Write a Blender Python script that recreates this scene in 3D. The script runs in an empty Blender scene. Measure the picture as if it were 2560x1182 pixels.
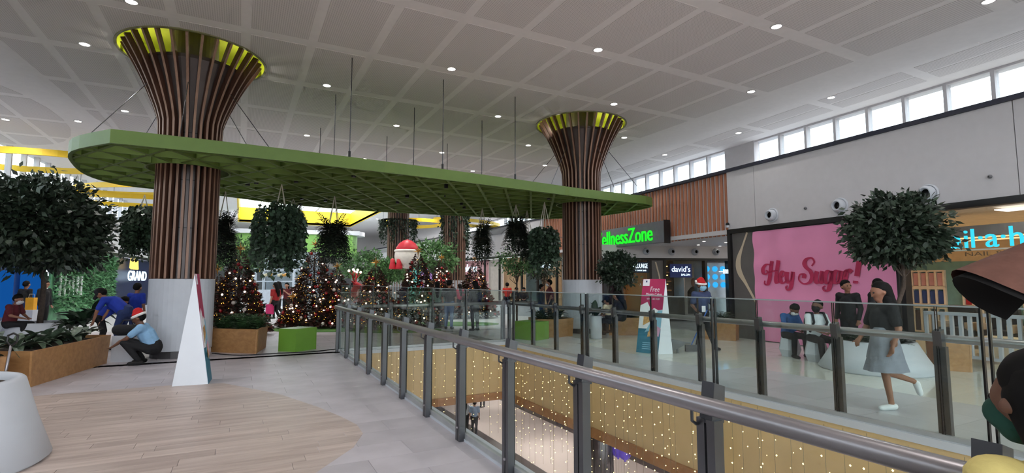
import bpy, bmesh, math, random
import numpy as np
from math import sin, cos, pi, radians, hypot, atan2, sqrt

# ------------------------------------------------------------------ camera, world, exposure
scene = bpy.context.scene
COL = scene.collection
FPX, CAM_H = 1290.0, 1.7
PITCH = math.atan(112 / FPX)
YAW = math.atan(680 / (FPX * cos(PITCH) + 112 * sin(PITCH)))
FWD = np.array([sin(YAW) * cos(PITCH), cos(YAW) * cos(PITCH), sin(PITCH)])
RGT = np.array([cos(YAW), -sin(YAW), 0.0])
UPV = np.cross(RGT, FWD)
EYE = np.array([0.0, 0.0, CAM_H])
cam_data = bpy.data.cameras.new('camera')
cam_data.sensor_width = 36.0
cam_data.lens = 36.0 * FPX / 2560.0
cam_data.clip_start = 0.05
cam_data.clip_end = 300
cam = bpy.data.objects.new('camera', cam_data)
COL.objects.link(cam)
from mathutils import Matrix, Vector
cam.matrix_world = Matrix(((RGT[0], UPV[0], -FWD[0], EYE[0]), (RGT[1], UPV[1], -FWD[1], EYE[1]),
                           (RGT[2], UPV[2], -FWD[2], EYE[2]), (0, 0, 0, 1)))
scene.camera = cam

world = bpy.data.worlds.new('sky')
scene.world = world
world.use_nodes = True
bg = world.node_tree.nodes['Background']
bg.inputs[1].default_value = 5.5
_tc = world.node_tree.nodes.new('ShaderNodeTexCoord'); _sp = world.node_tree.nodes.new('ShaderNodeSeparateXYZ'); _cr = world.node_tree.nodes.new('ShaderNodeValToRGB')
_cr.color_ramp.elements[0].position = .0; _cr.color_ramp.elements[0].color = (.16, .16, .15, 1)        # ground and roofs outside
_cr.color_ramp.elements[1].position = .04; _cr.color_ramp.elements[1].color = (.86, .94, 1.0, 1)      # bright overcast sky
world.node_tree.links.new(_tc.outputs['Generated'], _sp.inputs[0]); world.node_tree.links.new(_sp.outputs['Z'], _cr.inputs[0])
world.node_tree.links.new(_cr.outputs[0], bg.inputs[0])
scene.view_settings.view_transform = 'Standard'
scene.view_settings.look = 'None'
scene.view_settings.exposure = 0.0
scene.view_settings.gamma = 1.0
scene.view_settings.use_curve_mapping = False
scene.cycles.transparent_max_bounces = 24
scene.cycles.max_bounces = 6
scene.cycles.diffuse_bounces = 4
scene.cycles.glossy_bounces = 2
scene.cycles.caustics_reflective = False
scene.cycles.caustics_refractive = False
scene.cycles.sample_clamp_indirect = 4.0
scene.cycles.use_denoising = True
scene.cycles.use_adaptive_sampling = True
scene.cycles.adaptive_threshold = .11
scene.cycles.adaptive_min_samples = 12
DOWNLIGHT_W = 170.0
DOWNLIGHT_COL = (1.0, 0.965, 0.93)

# ------------------------------------------------------------------ surveying helpers (a photo point -> a point in the place)
def ray(px, py):
    d = FWD * FPX + RGT * (px - 1280.0) + UPV * (591.0 - py)
    return d / np.linalg.norm(d)
def G(px, py, z=0.0):                       # the point at height z seen at a photo position
    d = ray(px, py); t = (z - CAM_H) / d[2]
    return EYE + d * t
def AT(px, depth, z=0.0):                   # the point at a given depth in front of the viewer, height z
    r = (px - 1280.0) / FPX * depth
    f = np.array([sin(YAW), cos(YAW)])
    p = f * depth + np.array([RGT[0], RGT[1]]) * r
    return np.array([p[0], p[1], z])
def ZH(py, depth):                          # height of something seen at photo row py at that depth
    return CAM_H + (703 - py) * depth / 1295.0
def ON_LINE(px, p0, d):                     # where a vertical wall line is met by a photo column (plan view)
    r = ray(px, 703)
    a = np.array([[r[0], -d[0]], [r[1], -d[1]]])
    s = np.linalg.solve(a, np.array(p0[:2], float))
    return np.array([r[0] * s[0], r[1] * s[0]])

# ------------------------------------------------------------------ materials
def lin(c):
    return tuple(((v / 255) / 12.92 if v / 255 <= .04045 else ((v / 255 + .055) / 1.055) ** 2.4) for v in c)
MATS = {}
def mat(name, rgb, rough=.55, metal=0.0, vary=.08, scale=6.0, bump=0.0, bscale=40.0, emit=0.0, emit_rgb=None, spec=.5, island=0.0, coat=0.0):
    if name in MATS: return MATS[name]
    m = bpy.data.materials.new(name); m.use_nodes = True
    nt = m.node_tree; b = nt.nodes['Principled BSDF']
    c = lin(rgb)
    tc = nt.nodes.new('ShaderNodeTexCoord')
    nz = nt.nodes.new('ShaderNodeTexNoise'); nz.inputs['Scale'].default_value = scale; nz.inputs['Detail'].default_value = 4
    nt.links.new(tc.outputs['Object'], nz.inputs['Vector'])
    rp = nt.nodes.new('ShaderNodeValToRGB')
    lo, hi = 1 - vary, 1 + vary
    rp.color_ramp.elements[0].position = .3; rp.color_ramp.elements[1].position = .7
    rp.color_ramp.elements[0].color = (c[0] * lo, c[1] * lo, c[2] * lo, 1)
    rp.color_ramp.elements[1].color = (min(1, c[0] * hi), min(1, c[1] * hi), min(1, c[2] * hi), 1)
    nt.links.new(nz.outputs['Fac'], rp.inputs['Fac'])
    out = rp.outputs['Color']
    if island:
        ge = nt.nodes.new('ShaderNodeNewGeometry')
        oi = nt.nodes.new('ShaderNodeObjectInfo')
        ad = nt.nodes.new('ShaderNodeMath'); ad.operation = 'ADD'
        nt.links.new(ge.outputs['Random Per Island'], ad.inputs[0]); nt.links.new(oi.outputs['Random'], ad.inputs[1])
        fr = nt.nodes.new('ShaderNodeMath'); fr.operation = 'FRACT'; nt.links.new(ad.outputs[0], fr.inputs[0])
        mr = nt.nodes.new('ShaderNodeMapRange'); mr.inputs['To Min'].default_value = 1 - island; mr.inputs['To Max'].default_value = 1 + island
        nt.links.new(fr.outputs[0], mr.inputs['Value'])
        mx = nt.nodes.new('ShaderNodeVectorMath'); mx.operation = 'SCALE'
        nt.links.new(out, mx.inputs[0]); nt.links.new(mr.outputs[0], mx.inputs['Scale'])
        out = mx.outputs[0]
    nt.links.new(out, b.inputs['Base Color'])
    b.inputs['Roughness'].default_value = rough; b.inputs['Metallic'].default_value = metal
    b.inputs['Specular IOR Level'].default_value = spec
    if coat: b.inputs['Coat Weight'].default_value = coat; b.inputs['Coat Roughness'].default_value = .06
    if bump:
        n2 = nt.nodes.new('ShaderNodeTexNoise'); n2.inputs['Scale'].default_value = bscale
        nt.links.new(tc.outputs['Object'], n2.inputs['Vector'])
        bp = nt.nodes.new('ShaderNodeBump'); bp.inputs['Strength'].default_value = bump; bp.inputs['Distance'].default_value = .02
        nt.links.new(n2.outputs['Fac'], bp.inputs['Height']); nt.links.new(bp.outputs['Normal'], b.inputs['Normal'])
    if emit:
        e = lin(emit_rgb or rgb)
        b.inputs['Emission Color'].default_value = (*e, 1); b.inputs['Emission Strength'].default_value = emit
        try: m.cycles.emission_sampling = 'NONE' if emit < 50 else 'AUTO'
        except Exception: pass
    MATS[name] = m
    return m
def wood(name, c1, c2, axis=0, stretch=14.0, scale=2.2, rough=.5, island=.1):
    if name in MATS: return MATS[name]
    m = bpy.data.materials.new(name); m.use_nodes = True
    nt = m.node_tree; b = nt.nodes['Principled BSDF']
    tc = nt.nodes.new('ShaderNodeTexCoord'); mp = nt.nodes.new('ShaderNodeMapping')
    s = [scale * stretch] * 3; s[axis] = scale
    mp.inputs['Scale'].default_value = s
    oi = nt.nodes.new('ShaderNodeObjectInfo'); cb = nt.nodes.new('ShaderNodeCombineXYZ')
    ml = nt.nodes.new('ShaderNodeMath'); ml.operation = 'MULTIPLY'; ml.inputs[1].default_value = 37.0
    nt.links.new(oi.outputs['Random'], ml.inputs[0]); nt.links.new(ml.outputs[0], cb.inputs[0]); nt.links.new(ml.outputs[0], cb.inputs[1])
    nt.links.new(cb.outputs[0], mp.inputs['Location'])
    nt.links.new(tc.outputs['Object'], mp.inputs['Vector'])
    nz = nt.nodes.new('ShaderNodeTexNoise'); nz.inputs['Scale'].default_value = 1.0; nz.inputs['Detail'].default_value = 6; nz.inputs['Distortion'].default_value = .6
    nt.links.new(mp.outputs[0], nz.inputs['Vector'])
    rp = nt.nodes.new('ShaderNodeValToRGB'); rp.color_ramp.elements[0].position = .32; rp.color_ramp.elements[1].position = .68
    rp.color_ramp.elements[0].color = (*lin(c1), 1); rp.color_ramp.elements[1].color = (*lin(c2), 1)
    nt.links.new(nz.outputs['Fac'], rp.inputs['Fac'])
    mr = nt.nodes.new('ShaderNodeMapRange'); mr.inputs['To Min'].default_value = 1 - island; mr.inputs['To Max'].default_value = 1 + island
    nt.links.new(oi.outputs['Random'], mr.inputs['Value'])
    mx = nt.nodes.new('ShaderNodeVectorMath'); mx.operation = 'SCALE'
    nt.links.new(rp.outputs[0], mx.inputs[0]); nt.links.new(mr.outputs[0], mx.inputs['Scale'])
    nt.links.new(mx.outputs[0], b.inputs['Base Color'])
    b.inputs['Roughness'].default_value = rough
    bp = nt.nodes.new('ShaderNodeBump'); bp.inputs['Strength'].default_value = .12; bp.inputs['Distance'].default_value = .01
    nt.links.new(nz.outputs['Fac'], bp.inputs['Height']); nt.links.new(bp.outputs['Normal'], b.inputs['Normal'])
    MATS[name] = m
    return m
def glow(name, rgb, strength):
    if name in MATS: return MATS[name]
    m = bpy.data.materials.new(name); m.use_nodes = True
    nt = m.node_tree; nt.nodes.clear()
    e = nt.nodes.new('ShaderNodeEmission'); e.inputs[0].default_value = (*lin(rgb), 1); e.inputs[1].default_value = strength
    o = nt.nodes.new('ShaderNodeOutputMaterial'); nt.links.new(e.outputs[0], o.inputs[0])
    try: m.cycles.emission_sampling = 'NONE'
    except Exception: pass
    MATS[name] = m
    return m
def glass(name, tint, refl=1.0, dark=1.0):
    if name in MATS: return MATS[name]
    m = bpy.data.materials.new(name); m.use_nodes = True
    nt = m.node_tree; nt.nodes.clear()
    t = nt.nodes.new('ShaderNodeBsdfTransparent'); t.inputs[0].default_value = (tint[0] * dark, tint[1] * dark, tint[2] * dark, 1)
    g = nt.nodes.new('ShaderNodeBsdfGlossy'); g.inputs['Roughness'].default_value = .01; g.inputs[0].default_value = (refl, refl, refl, 1)
    ge = nt.nodes.new('ShaderNodeNewGeometry'); dt = nt.nodes.new('ShaderNodeVectorMath'); dt.operation = 'DOT_PRODUCT'
    nt.links.new(ge.outputs['Incoming'], dt.inputs[0]); nt.links.new(ge.outputs['Normal'], dt.inputs[1])
    def mth(op, a_, b_=None):
        n_ = nt.nodes.new('ShaderNodeMath'); n_.operation = op
        if hasattr(a_, 'is_output'): nt.links.new(a_, n_.inputs[0])
        else: n_.inputs[0].default_value = a_
        if b_ is not None: n_.inputs[1].default_value = b_
        return n_.outputs[0]
    k = mth('ABSOLUTE', dt.outputs['Value'])
    inv = nt.nodes.new('ShaderNodeMath'); inv.operation = 'SUBTRACT'; inv.inputs[0].default_value = 1.0; nt.links.new(k, inv.inputs[1])
    pw = mth('POWER', inv.outputs[0], 5.0); ml = mth('MULTIPLY', pw, .45); fac = mth('ADD', ml, .028)
    mx = nt.nodes.new('ShaderNodeMixShader'); o = nt.nodes.new('ShaderNodeOutputMaterial')
    nt.links.new(fac, mx.inputs[0]); nt.links.new(t.outputs[0], mx.inputs[1]); nt.links.new(g.outputs[0], mx.inputs[2])
    nt.links.new(mx.outputs[0], o.inputs[0])
    MATS[name] = m
    return m

# ------------------------------------------------------------------ mesh builder
class MB:
    def __init__(s): s.v = []; s.f = []; s.mi = []; s.cur = 0
    def add(s, verts, faces):
        o = len(s.v); s.v.extend([tuple(map(float, p)) for p in verts]); s.f.extend([tuple(i + o for i in q) for q in faces]); s.mi.extend([s.cur] * len(faces)); return s
    def box(s, c, size, yaw=0.0, tilt=None):
        x, y, z = size[0] / 2, size[1] / 2, size[2] / 2
        P = [(-x, -y, -z), (x, -y, -z), (x, y, -z), (-x, y, -z), (-x, -y, z), (x, -y, z), (x, y, z), (-x, y, z)]
        if tilt: M = Matrix.Rotation(yaw, 3, 'Z') @ Matrix.Rotation(tilt[0], 3, 'X') @ Matrix.Rotation(tilt[1], 3, 'Y')
        else: M = Matrix.Rotation(yaw, 3, 'Z')
        P = [M @ Vector(p) + Vector(c) for p in P]
        return s.add(P, [(0, 3, 2, 1), (4, 5, 6, 7), (0, 1, 5, 4), (1, 2, 6, 5), (2, 3, 7, 6), (3, 0, 4, 7)])
    def bb(s, x0, x1, y0, y1, z0, z1): return s.box(((x0 + x1) / 2, (y0 + y1) / 2, (z0 + z1) / 2), (x1 - x0, y1 - y0, z1 - z0))
    def prism(s, poly, z0, z1):
        n = len(poly)
        a = sum(poly[i][0] * poly[(i + 1) % n][1] - poly[(i + 1) % n][0] * poly[i][1] for i in range(n))
        if a < 0: poly = poly[::-1]
        V = [(p[0], p[1], z0) for p in poly] + [(p[0], p[1], z1) for p in poly]
        F = [tuple(range(n - 1, -1, -1)), tuple(range(n, 2 * n))] + [(i, (i + 1) % n, n + (i + 1) % n, n + i) for i in range(n)]
        return s.add(V, F)
    def quad(s, a, b, c, d): return s.add([a, b, c, d], [(0, 1, 2, 3)])
    def slab(s, pts, n, t):                  # flat polygon given in 3-D, thickness t along n
        k = len(pts); n = Vector(n).normalized() * t
        V = [Vector(p) for p in pts]; V2 = [p + n for p in V]
        return s.add(V + V2, [tuple(range(k - 1, -1, -1)), tuple(range(k, 2 * k))] + [(i, (i + 1) % k, k + (i + 1) % k, k + i) for i in range(k)])
    def lathe(s, prof, c=(0, 0, 0), n=24, close=True, sx=1.0, sy=1.0):
        V = []; F = []
        for r, z in prof:
            for i in range(n):
                a = 2 * pi * i / n; V.append((c[0] + r * sx * cos(a), c[1] + r * sy * sin(a), c[2] + z))
        for j in range(len(prof) - 1):
            for i in range(n):
                k = (i + 1) % n; F.append((j * n + i, j * n + k, (j + 1) * n + k, (j + 1) * n + i))
        if close:
            F.append(tuple(range(n - 1, -1, -1))); m = (len(prof) - 1) * n; F.append(tuple(range(m, m + n)))
        return s.add(V, F)
    def tube(s, pts, r, n=8, caps=True):
        pts = [Vector(p) for p in pts]; k = len(pts); rs = r if hasattr(r, '__len__') else [r] * k
        V = []; F = []; up = None
        for i, p in enumerate(pts):
            t = (pts[min(i + 1, k - 1)] - pts[max(i - 1, 0)]).normalized()
            if up is None: up = Vector((0, 0, 1)) if abs(t.z) < .9 else Vector((1, 0, 0))
            a = t.cross(up)
            if a.length < 1e-6: a = t.orthogonal()
            a.normalize(); b = a.cross(t).normalized(); up = b
            for j in range(n):
                th = 2 * pi * j / n; V.append(p + (a * cos(th) + b * sin(th)) * rs[i])
        for i in range(k - 1):
            for j in range(n):
                m = (j + 1) % n; F.append((i * n + j, i * n + m, (i + 1) * n + m, (i + 1) * n + j))
        if caps: F.append(tuple(range(n))[::-1]); F.append(tuple(range((k - 1) * n, k * n)))
        return s.add(V, F)
    def ball(s, c, r, n=10, m=6, sx=1, sy=1, sz=1):
        V = [(c[0], c[1], c[2] - r * sz)]; F = []
        for j in range(1, m):
            ph = -pi / 2 + pi * j / m
            for i in range(n):
                a = 2 * pi * i / n; V.append((c[0] + r * sx * cos(ph) * cos(a), c[1] + r * sy * cos(ph) * sin(a), c[2] + r * sz * sin(ph)))
        V.append((c[0], c[1], c[2] + r * sz)); L = len(V) - 1
        for i in range(n): F.append((0, 1 + (i + 1) % n, 1 + i)); F.append((L, 1 + (m - 2) * n + i, 1 + (m - 2) * n + (i + 1) % n))
        for j in range(m - 2):
            for i in range(n):
                k = (i + 1) % n; F.append((1 + j * n + i, 1 + j * n + k, 1 + (j + 1) * n + k, 1 + (j + 1) * n + i))
        return s.add(V, F)
    def octa(s, c, r):
        x, y, z = c
        return s.add([(x + r, y, z), (x - r, y, z), (x, y + r, z), (x, y - r, z), (x, y, z + r), (x, y, z - r)],
                     [(0, 2, 4), (2, 1, 4), (1, 3, 4), (3, 0, 4), (2, 0, 5), (1, 2, 5), (3, 1, 5), (0, 3, 5)])
    def cap(s, a, b, ra, rb, n=10):          # a tapered capsule: the flesh of a limb
        a = Vector(a); b = Vector(b); d = b - a
        L = d.length
        if L < 1e-5: return s.ball(a, max(ra, rb), n, 6)
        t = d / L; u = t.orthogonal().normalized(); w = t.cross(u)
        prof = [(-ra * .92, .38 * ra), (-ra * .6, .8 * ra), (0, ra), (L * .5, (ra + rb) / 2), (L, rb), (L + rb * .6, .8 * rb), (L + rb * .92, .38 * rb)]
        V = [a - t * ra]; F = []
        for h, r in prof:
            for i in range(n):
                th = 2 * pi * i / n; V.append(a + t * h + (u * cos(th) + w * sin(th)) * r)
        V.append(b + t * rb); Lx = len(V) - 1; m = len(prof)
        for i in range(n): F.append((0, 1 + (i + 1) % n, 1 + i)); F.append((Lx, 1 + (m - 1) * n + i, 1 + (m - 1) * n + (i + 1) % n))
        for j in range(m - 1):
            for i in range(n):
                k = (i + 1) % n; F.append((1 + j * n + i, 1 + j * n + k, 1 + (j + 1) * n + k, 1 + (j + 1) * n + i))
        return s.add(V, F)
    def build(s, name, mats, parent=None, smooth=False, kind=None, local=False, remesh=0.0):
        me = bpy.data.meshes.new(name)
        V = s.v
        if parent is not None and not local:
            o = ORG.get(parent.name, (0, 0, 0)); V = [(p[0] - o[0], p[1] - o[1], p[2] - o[2]) for p in V]
        me.from_pydata(V, [], s.f)
        ml = mats if isinstance(mats, (list, tuple)) else [mats]
        for m in ml: me.materials.append(m)
        if len(ml) > 1: me.polygons.foreach_set('material_index', s.mi)
        if smooth: me.polygons.foreach_set('use_smooth', [True] * len(me.polygons))
        me.update()
        return link(name, me, parent, kind, remesh)
ORG = {}
def link(name, me, parent=None, kind=None, remesh=0.0):
    ob = bpy.data.objects.new(name, me); COL.objects.link(ob)
    if parent is not None:
        ob.parent = parent; ORG[ob.name] = ORG.get(parent.name, (0, 0, 0))
    if kind: ob['kind'] = kind
    if remesh:
        r = ob.modifiers.new('skin', 'REMESH'); r.mode = 'VOXEL'; r.voxel_size = remesh; r.use_smooth_shade = True
        sm = ob.modifiers.new('soften', 'SMOOTH'); sm.iterations = 3; sm.factor = .5
    return ob
def thing(name, label, cat, loc=(0, 0, 0), group=None, kind=None):
    o = bpy.data.objects.new(name, None); COL.objects.link(o); o.empty_display_size = .1
    o.location = loc; ORG[o.name] = tuple(map(float, loc))
    o['label'] = label; o['category'] = cat
    if group: o['group'] = group
    if kind: o['kind'] = kind
    return o
def tag(o, label, cat, group=None):
    o['label'] = label; o['category'] = cat
    if group: o['group'] = group
    return o
def struct(name, label=None, loc=(0, 0, 0)):                # a piece of the setting that parents its own pieces
    o = bpy.data.objects.new(name, None); COL.objects.link(o); o.empty_display_size = .1
    o.location = loc; ORG[o.name] = tuple(map(float, loc)); o['kind'] = 'structure'
    if label: o['label'] = label
    return o
def S(o, label=None):
    o['kind'] = 'structure'
    if label: o['label'] = label
    return o
def dup(o, parent, loc=None, mesh=None):
    c = o.copy(); COL.objects.link(c); c.parent = parent
    if loc is not None: c.location = loc
    ORG[c.name] = ORG.get(parent.name, (0, 0, 0)) if parent else (0, 0, 0)
    return c
def dup_tree(root, loc, rz=0.0, label=None, group=None):
    r = root.copy(); COL.objects.link(r); r.location = loc; r.rotation_euler = (0, 0, rz); ORG[r.name] = tuple(loc)
    if label: r['label'] = label
    if group: r['group'] = group
    for ch in list(root.children):
        c = ch.copy(); COL.objects.link(c); c.parent = r
        for g in list(ch.children):
            d = g.copy(); COL.objects.link(d); d.parent = c
    return r
def cat_rom(pts, k=6, closed=False):
    P = [np.array(p, float) for p in pts]; out = []; n = len(P)
    rng = range(n) if closed else range(n - 1)
    for i in rng:
        p0 = P[(i - 1) % n] if closed or i > 0 else P[0]
        p1 = P[i]; p2 = P[(i + 1) % n]; p3 = P[(i + 2) % n] if closed or i + 2 < n else P[-1]
        for j in range(k):
            t = j / k
            out.append(.5 * ((2 * p1) + (-p0 + p2) * t + (2 * p0 - 5 * p1 + 4 * p2 - p3) * t * t + (-p0 + 3 * p1 - 3 * p2 + p3) * t ** 3))
    if not closed: out.append(P[-1])
    return out
def clip(poly, clipper):                     # polygon cut to a convex outline
    n = len(clipper)
    a = sum(clipper[i][0] * clipper[(i + 1) % n][1] - clipper[(i + 1) % n][0] * clipper[i][1] for i in range(n))
    C_ = clipper if a > 0 else clipper[::-1]
    out = list(poly)
    for i in range(n):
        ax, ay = C_[i][:2]; bx, by = C_[(i + 1) % n][:2]; inp = out; out = []
        if not inp: return []
        sd = lambda p: (bx - ax) * (p[1] - ay) - (by - ay) * (p[0] - ax)
        for j in range(len(inp)):
            p, q = inp[j], inp[(j + 1) % len(inp)]; dp, dq = sd(p), sd(q)
            if dp >= 0: out.append(p)
            if dp * dq < 0:
                t = dp / (dp - dq); out.append((p[0] + (q[0] - p[0]) * t, p[1] + (q[1] - p[1]) * t))
    return out
def inside(p, poly):
    r = False; n = len(poly)
    for i in range(n):
        a, b = poly[i], poly[(i + 1) % n]
        if (a[1] > p[1]) != (b[1] > p[1]) and p[0] < (b[0] - a[0]) * (p[1] - a[1]) / (b[1] - a[1]) + a[0]: r = not r
    return r
def text(name, body, origin, xdir, ydir, width, height, depth, material, parent=None, shear=0.0):
    # letters built as solid shapes, stood on a wall: xdir = reading direction, ydir = up
    cu = bpy.data.curves.new(name, 'FONT'); cu.body = body; cu.size = 1.0; cu.extrude = .02; cu.resolution_u = 3; cu.shear = shear
    tmp = bpy.data.objects.new(name, cu); COL.objects.link(tmp)
    dg = bpy.context.evaluated_depsgraph_get(); dg.update()
    me = bpy.data.meshes.new_from_object(tmp.evaluated_get(dg)); bpy.data.objects.remove(tmp); bpy.data.curves.remove(cu)
    n = len(me.vertices); co = np.empty(n * 3); me.vertices.foreach_get('co', co); co = co.reshape(-1, 3)
    mn, mx = co.min(0), co.max(0)
    u = (co[:, 0] - mn[0]) / (mx[0] - mn[0]) * width
    v = (co[:, 1] - mn[1]) / (mx[1] - mn[1]) * height
    w = (co[:, 2] - mn[2]) / max(1e-6, mx[2] - mn[2]) * depth
    X = np.array(xdir, float); X /= np.linalg.norm(X); Y_ = np.array(ydir, float); Y_ /= np.linalg.norm(Y_); N = np.cross(X, Y_)
    W_ = np.array(origin, float) + u[:, None] * X + v[:, None] * Y_ + w[:, None] * N
    if parent is not None: W_ = W_ - np.array(ORG.get(parent.name, (0, 0, 0)))
    me.vertices.foreach_set('co', W_.ravel()); me.materials.clear(); me.materials.append(material); me.update()
    return link(name, me, parent)
def leaf_mesh(name, base, direc, side, length, width, fold=.25):
    base = np.asarray(base, float); n = len(base)
    d = direc / np.linalg.norm(direc, axis=1, keepdims=True)
    s_ = side - (side * d).sum(1, keepdims=True) * d
    s_ = s_ / np.maximum(1e-6, np.linalg.norm(s_, axis=1, keepdims=True))
    nn = np.cross(d, s_)
    L = np.asarray(length).reshape(-1, 1) * np.ones((n, 1)); W_ = np.asarray(width).reshape(-1, 1) * np.ones((n, 1))
    V = np.empty((n, 4, 3))
    V[:, 0] = base; V[:, 1] = base + d * L * .45 + s_ * W_ * .5 + nn * W_ * fold
    V[:, 2] = base + d * L; V[:, 3] = base + d * L * .45 - s_ * W_ * .5 + nn * W_ * fold
    F = np.arange(n * 4).reshape(n, 4)
    me = bpy.data.meshes.new(name); me.vertices.add(n * 4); me.vertices.foreach_set('co', V.ravel())
    me.loops.add(n * 4); me.loops.foreach_set('vertex_index', F.ravel().astype(np.int32))
    me.polygons.add(n); me.polygons.foreach_set('loop_start', (np.arange(n) * 4).astype(np.int32))
    me.update(calc_edges=True)
    return me
# ------------------------------------------------------------------ shared materials
M_ceil = mat('ceiling_plaster', (240, 235, 234), .8, vary=.02)
M_white = mat('white_paint', (204, 201, 204), .6, vary=.02)
M_offwhite = mat('white_lacquer', (192, 196, 204), .45, vary=.02)
M_black = mat('black_frame', (26, 24, 26), .4, vary=.1)
M_coping = mat('dark_coping', (40, 42, 58), .5)
M_steel = mat('dark_steel', (92, 92, 96), .32, .75, vary=.1, scale=3)
M_rail = mat('brushed_rail', (160, 155, 158), .34, .8, vary=.08, scale=2)
M_glass = glass('balustrade_glass', (.93, .965, .95), .8)
M_edge = mat('glass_edge', (14, 18, 18), .2)
M_pane = glass('window_glass', (.95, .985, 1.0), .7)
M_green = mat('canopy_green', (98, 124, 54), .5, vary=.04)
M_green_in = mat('canopy_green_inner', (104, 128, 60), .6, vary=.05)
M_yellow = mat('yellow_paint', (240, 200, 44), .5, vary=.03)
M_lime = mat('lime_paint', (214, 224, 60), .5, vary=.03)
M_tanwood = wood('tan_plywood', (156, 112, 70), (178, 134, 88), 0, 8, 1.5, .45, .05)
M_slat = wood('brown_slat', (74, 48, 38), (94, 64, 52), 2, 16, 1.0, .45, .14)
M_slatpale = wood('pale_slat', (136, 108, 94), (160, 130, 114), 2, 16, 1.0, .5, .1)
M_slatwall = wood('redwood_slat', (168, 106, 78), (190, 126, 96), 2, 16, 1.0, .5, .1)
M_slatedge_lit = wood('slat_edge_lit', (134, 102, 84), (152, 120, 102), 2, 16, 1.0, .45, .06)  # paler tan puts the light on the outward slat faces into the colour
M_core = mat('column_core_metal', (88, 80, 79), .35, .5, vary=.12, scale=1.5)
M_soil = mat('soil', (52, 40, 30), .95, vary=.3, scale=30, bump=.6)
M_beige = mat('beige_fascia', (200, 172, 126), .6, vary=.05, scale=1.2)  # beige blends the paint with the warm light falling on it
M_band = wood('fascia_band', (150, 104, 62), (166, 118, 74), 0, 6, 1.0, .5)
M_greyp = mat('grey_panel', (104, 100, 98), .5, vary=.03)
M_tan = mat('tan_strip', (206, 190, 166), .5, vary=.02)

# ------------------------------------------------------------------ floor
VX0, VX1, VY1 = 2.30, 6.62, 13.0          # the open well beside the walkway
M_floor = mat('floor_base', (164, 158, 160), .55, vary=.06, scale=.8)
M_joint = mat('floor_joint', (128, 124, 124), .7)
M_tile = mat('grey_stone_tile', (186, 180, 186), .42, vary=.1, scale=2.2, island=.06)
M_plank = wood('pale_oak_plank', (168, 150, 142), (196, 180, 172), 0, 9, 1.1, .42, .09)
M_gloss = mat('polished_tile', (214, 216, 210), .08, vary=.03, scale=1.0, island=.02)
M_matte = mat('grey_floor_tile', (220, 220, 224), .3, vary=.06, scale=1.5, island=.04)
floor = struct('floor', 'grey stone and pale oak floor of the upper level')
b = MB(); b.bb(-20, VX0, -9, VY1, -.3, -.004); b.bb(VX1, 24, -9, VY1, -.3, -.004)
b.bb(-20, 24, VY1, 66, -.3, -.004)
b.build('floor_slab', M_joint, floor)
M_strip = mat('grey_strip_tile', (190, 192, 198), .3, vary=.06, scale=1.5, island=.04)
# pale oak patch with a curved edge
patch = [(-9, 10.2), (-3, 10.25), (-.92, 10.3), (-.17, 10.05), (.6, 8.7), (1.0, 7.6), (1.2, 6.9), (1.3, 6.45), (1.29, 6.05), (1.1, 5.6), (.64, 5.0), (-.4, 4.0), (-1.8, 3.0), (-4.5, 1.9), (-9, 1.0)]
rnd = random.Random(4)
rest = MB(); cnt = 0
y = 1.0
row = 0
while y < 10.4:
    x = -9 + rnd.random() * 1.2
    while x < 1.35:
        L = 1.25
        c = clip([(x, y), (x + L - .004, y), (x + L - .004, y + .196), (x, y + .196)], patch)
        if len(c) > 2:
            cx = x + L / 2
            d_ = cx * .465 + y * .885; r_ = cx * .885 - y * .465
            if d_ > 2 and abs(r_) < d_ * 1.08 and cnt < 290:
                MB().prism(c, -.003, .0015).build('floor_plank', M_plank, floor); cnt += 1
            else: rest.prism(c, -.003, .0015)
        x += L
    y += .2; row += 1
if rest.v: rest.build('floor_planks', M_plank, floor, kind='stuff')
# grey tiles on the walkway
cnt = 0; rest = MB()
proto = MB().bb(-.448, .448, -.223, .223, -.004, 0).build('floor_tile', M_tile, floor, local=True)
first = True
ys = np.arange(2.0, 13.0, .45)
for j, y in enumerate(ys):
    for i in range(-8, 4):
        x = -.2 + i * .9 + (.45 if j % 2 else 0); yy = y + .225
        if x + .45 > VX0 - .02:
            w = (VX0 - .02) - (x - .45)
            if w > .05: rest.bb(x - .45, VX0 - .02, yy - .223, yy + .223, -.004, 0)
            continue
        if all(inside(q, patch) for q in ((x - .45, y), (x + .45, y), (x - .45, y + .45), (x + .45, y + .45))): continue
        d_ = x * .465 + yy * .885; r_ = x * .885 - yy * .465
        if d_ < 2.5 or abs(r_) > d_ * 1.05: continue
        if first: proto.location = (x, yy, 0); first = False
        else: dup(proto, floor, (x, yy, 0))
for j in range(20):
    for i in range(16):
        x = -8 + i * .9 + (.45 if j % 2 else 0); yy = 13.25 + j * .45
        rest.bb(x - .448, x + .448, yy - .223, yy + .223, -.004, 0)
rest.build('floor_tiles', M_tile, floor, kind='stuff')
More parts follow.
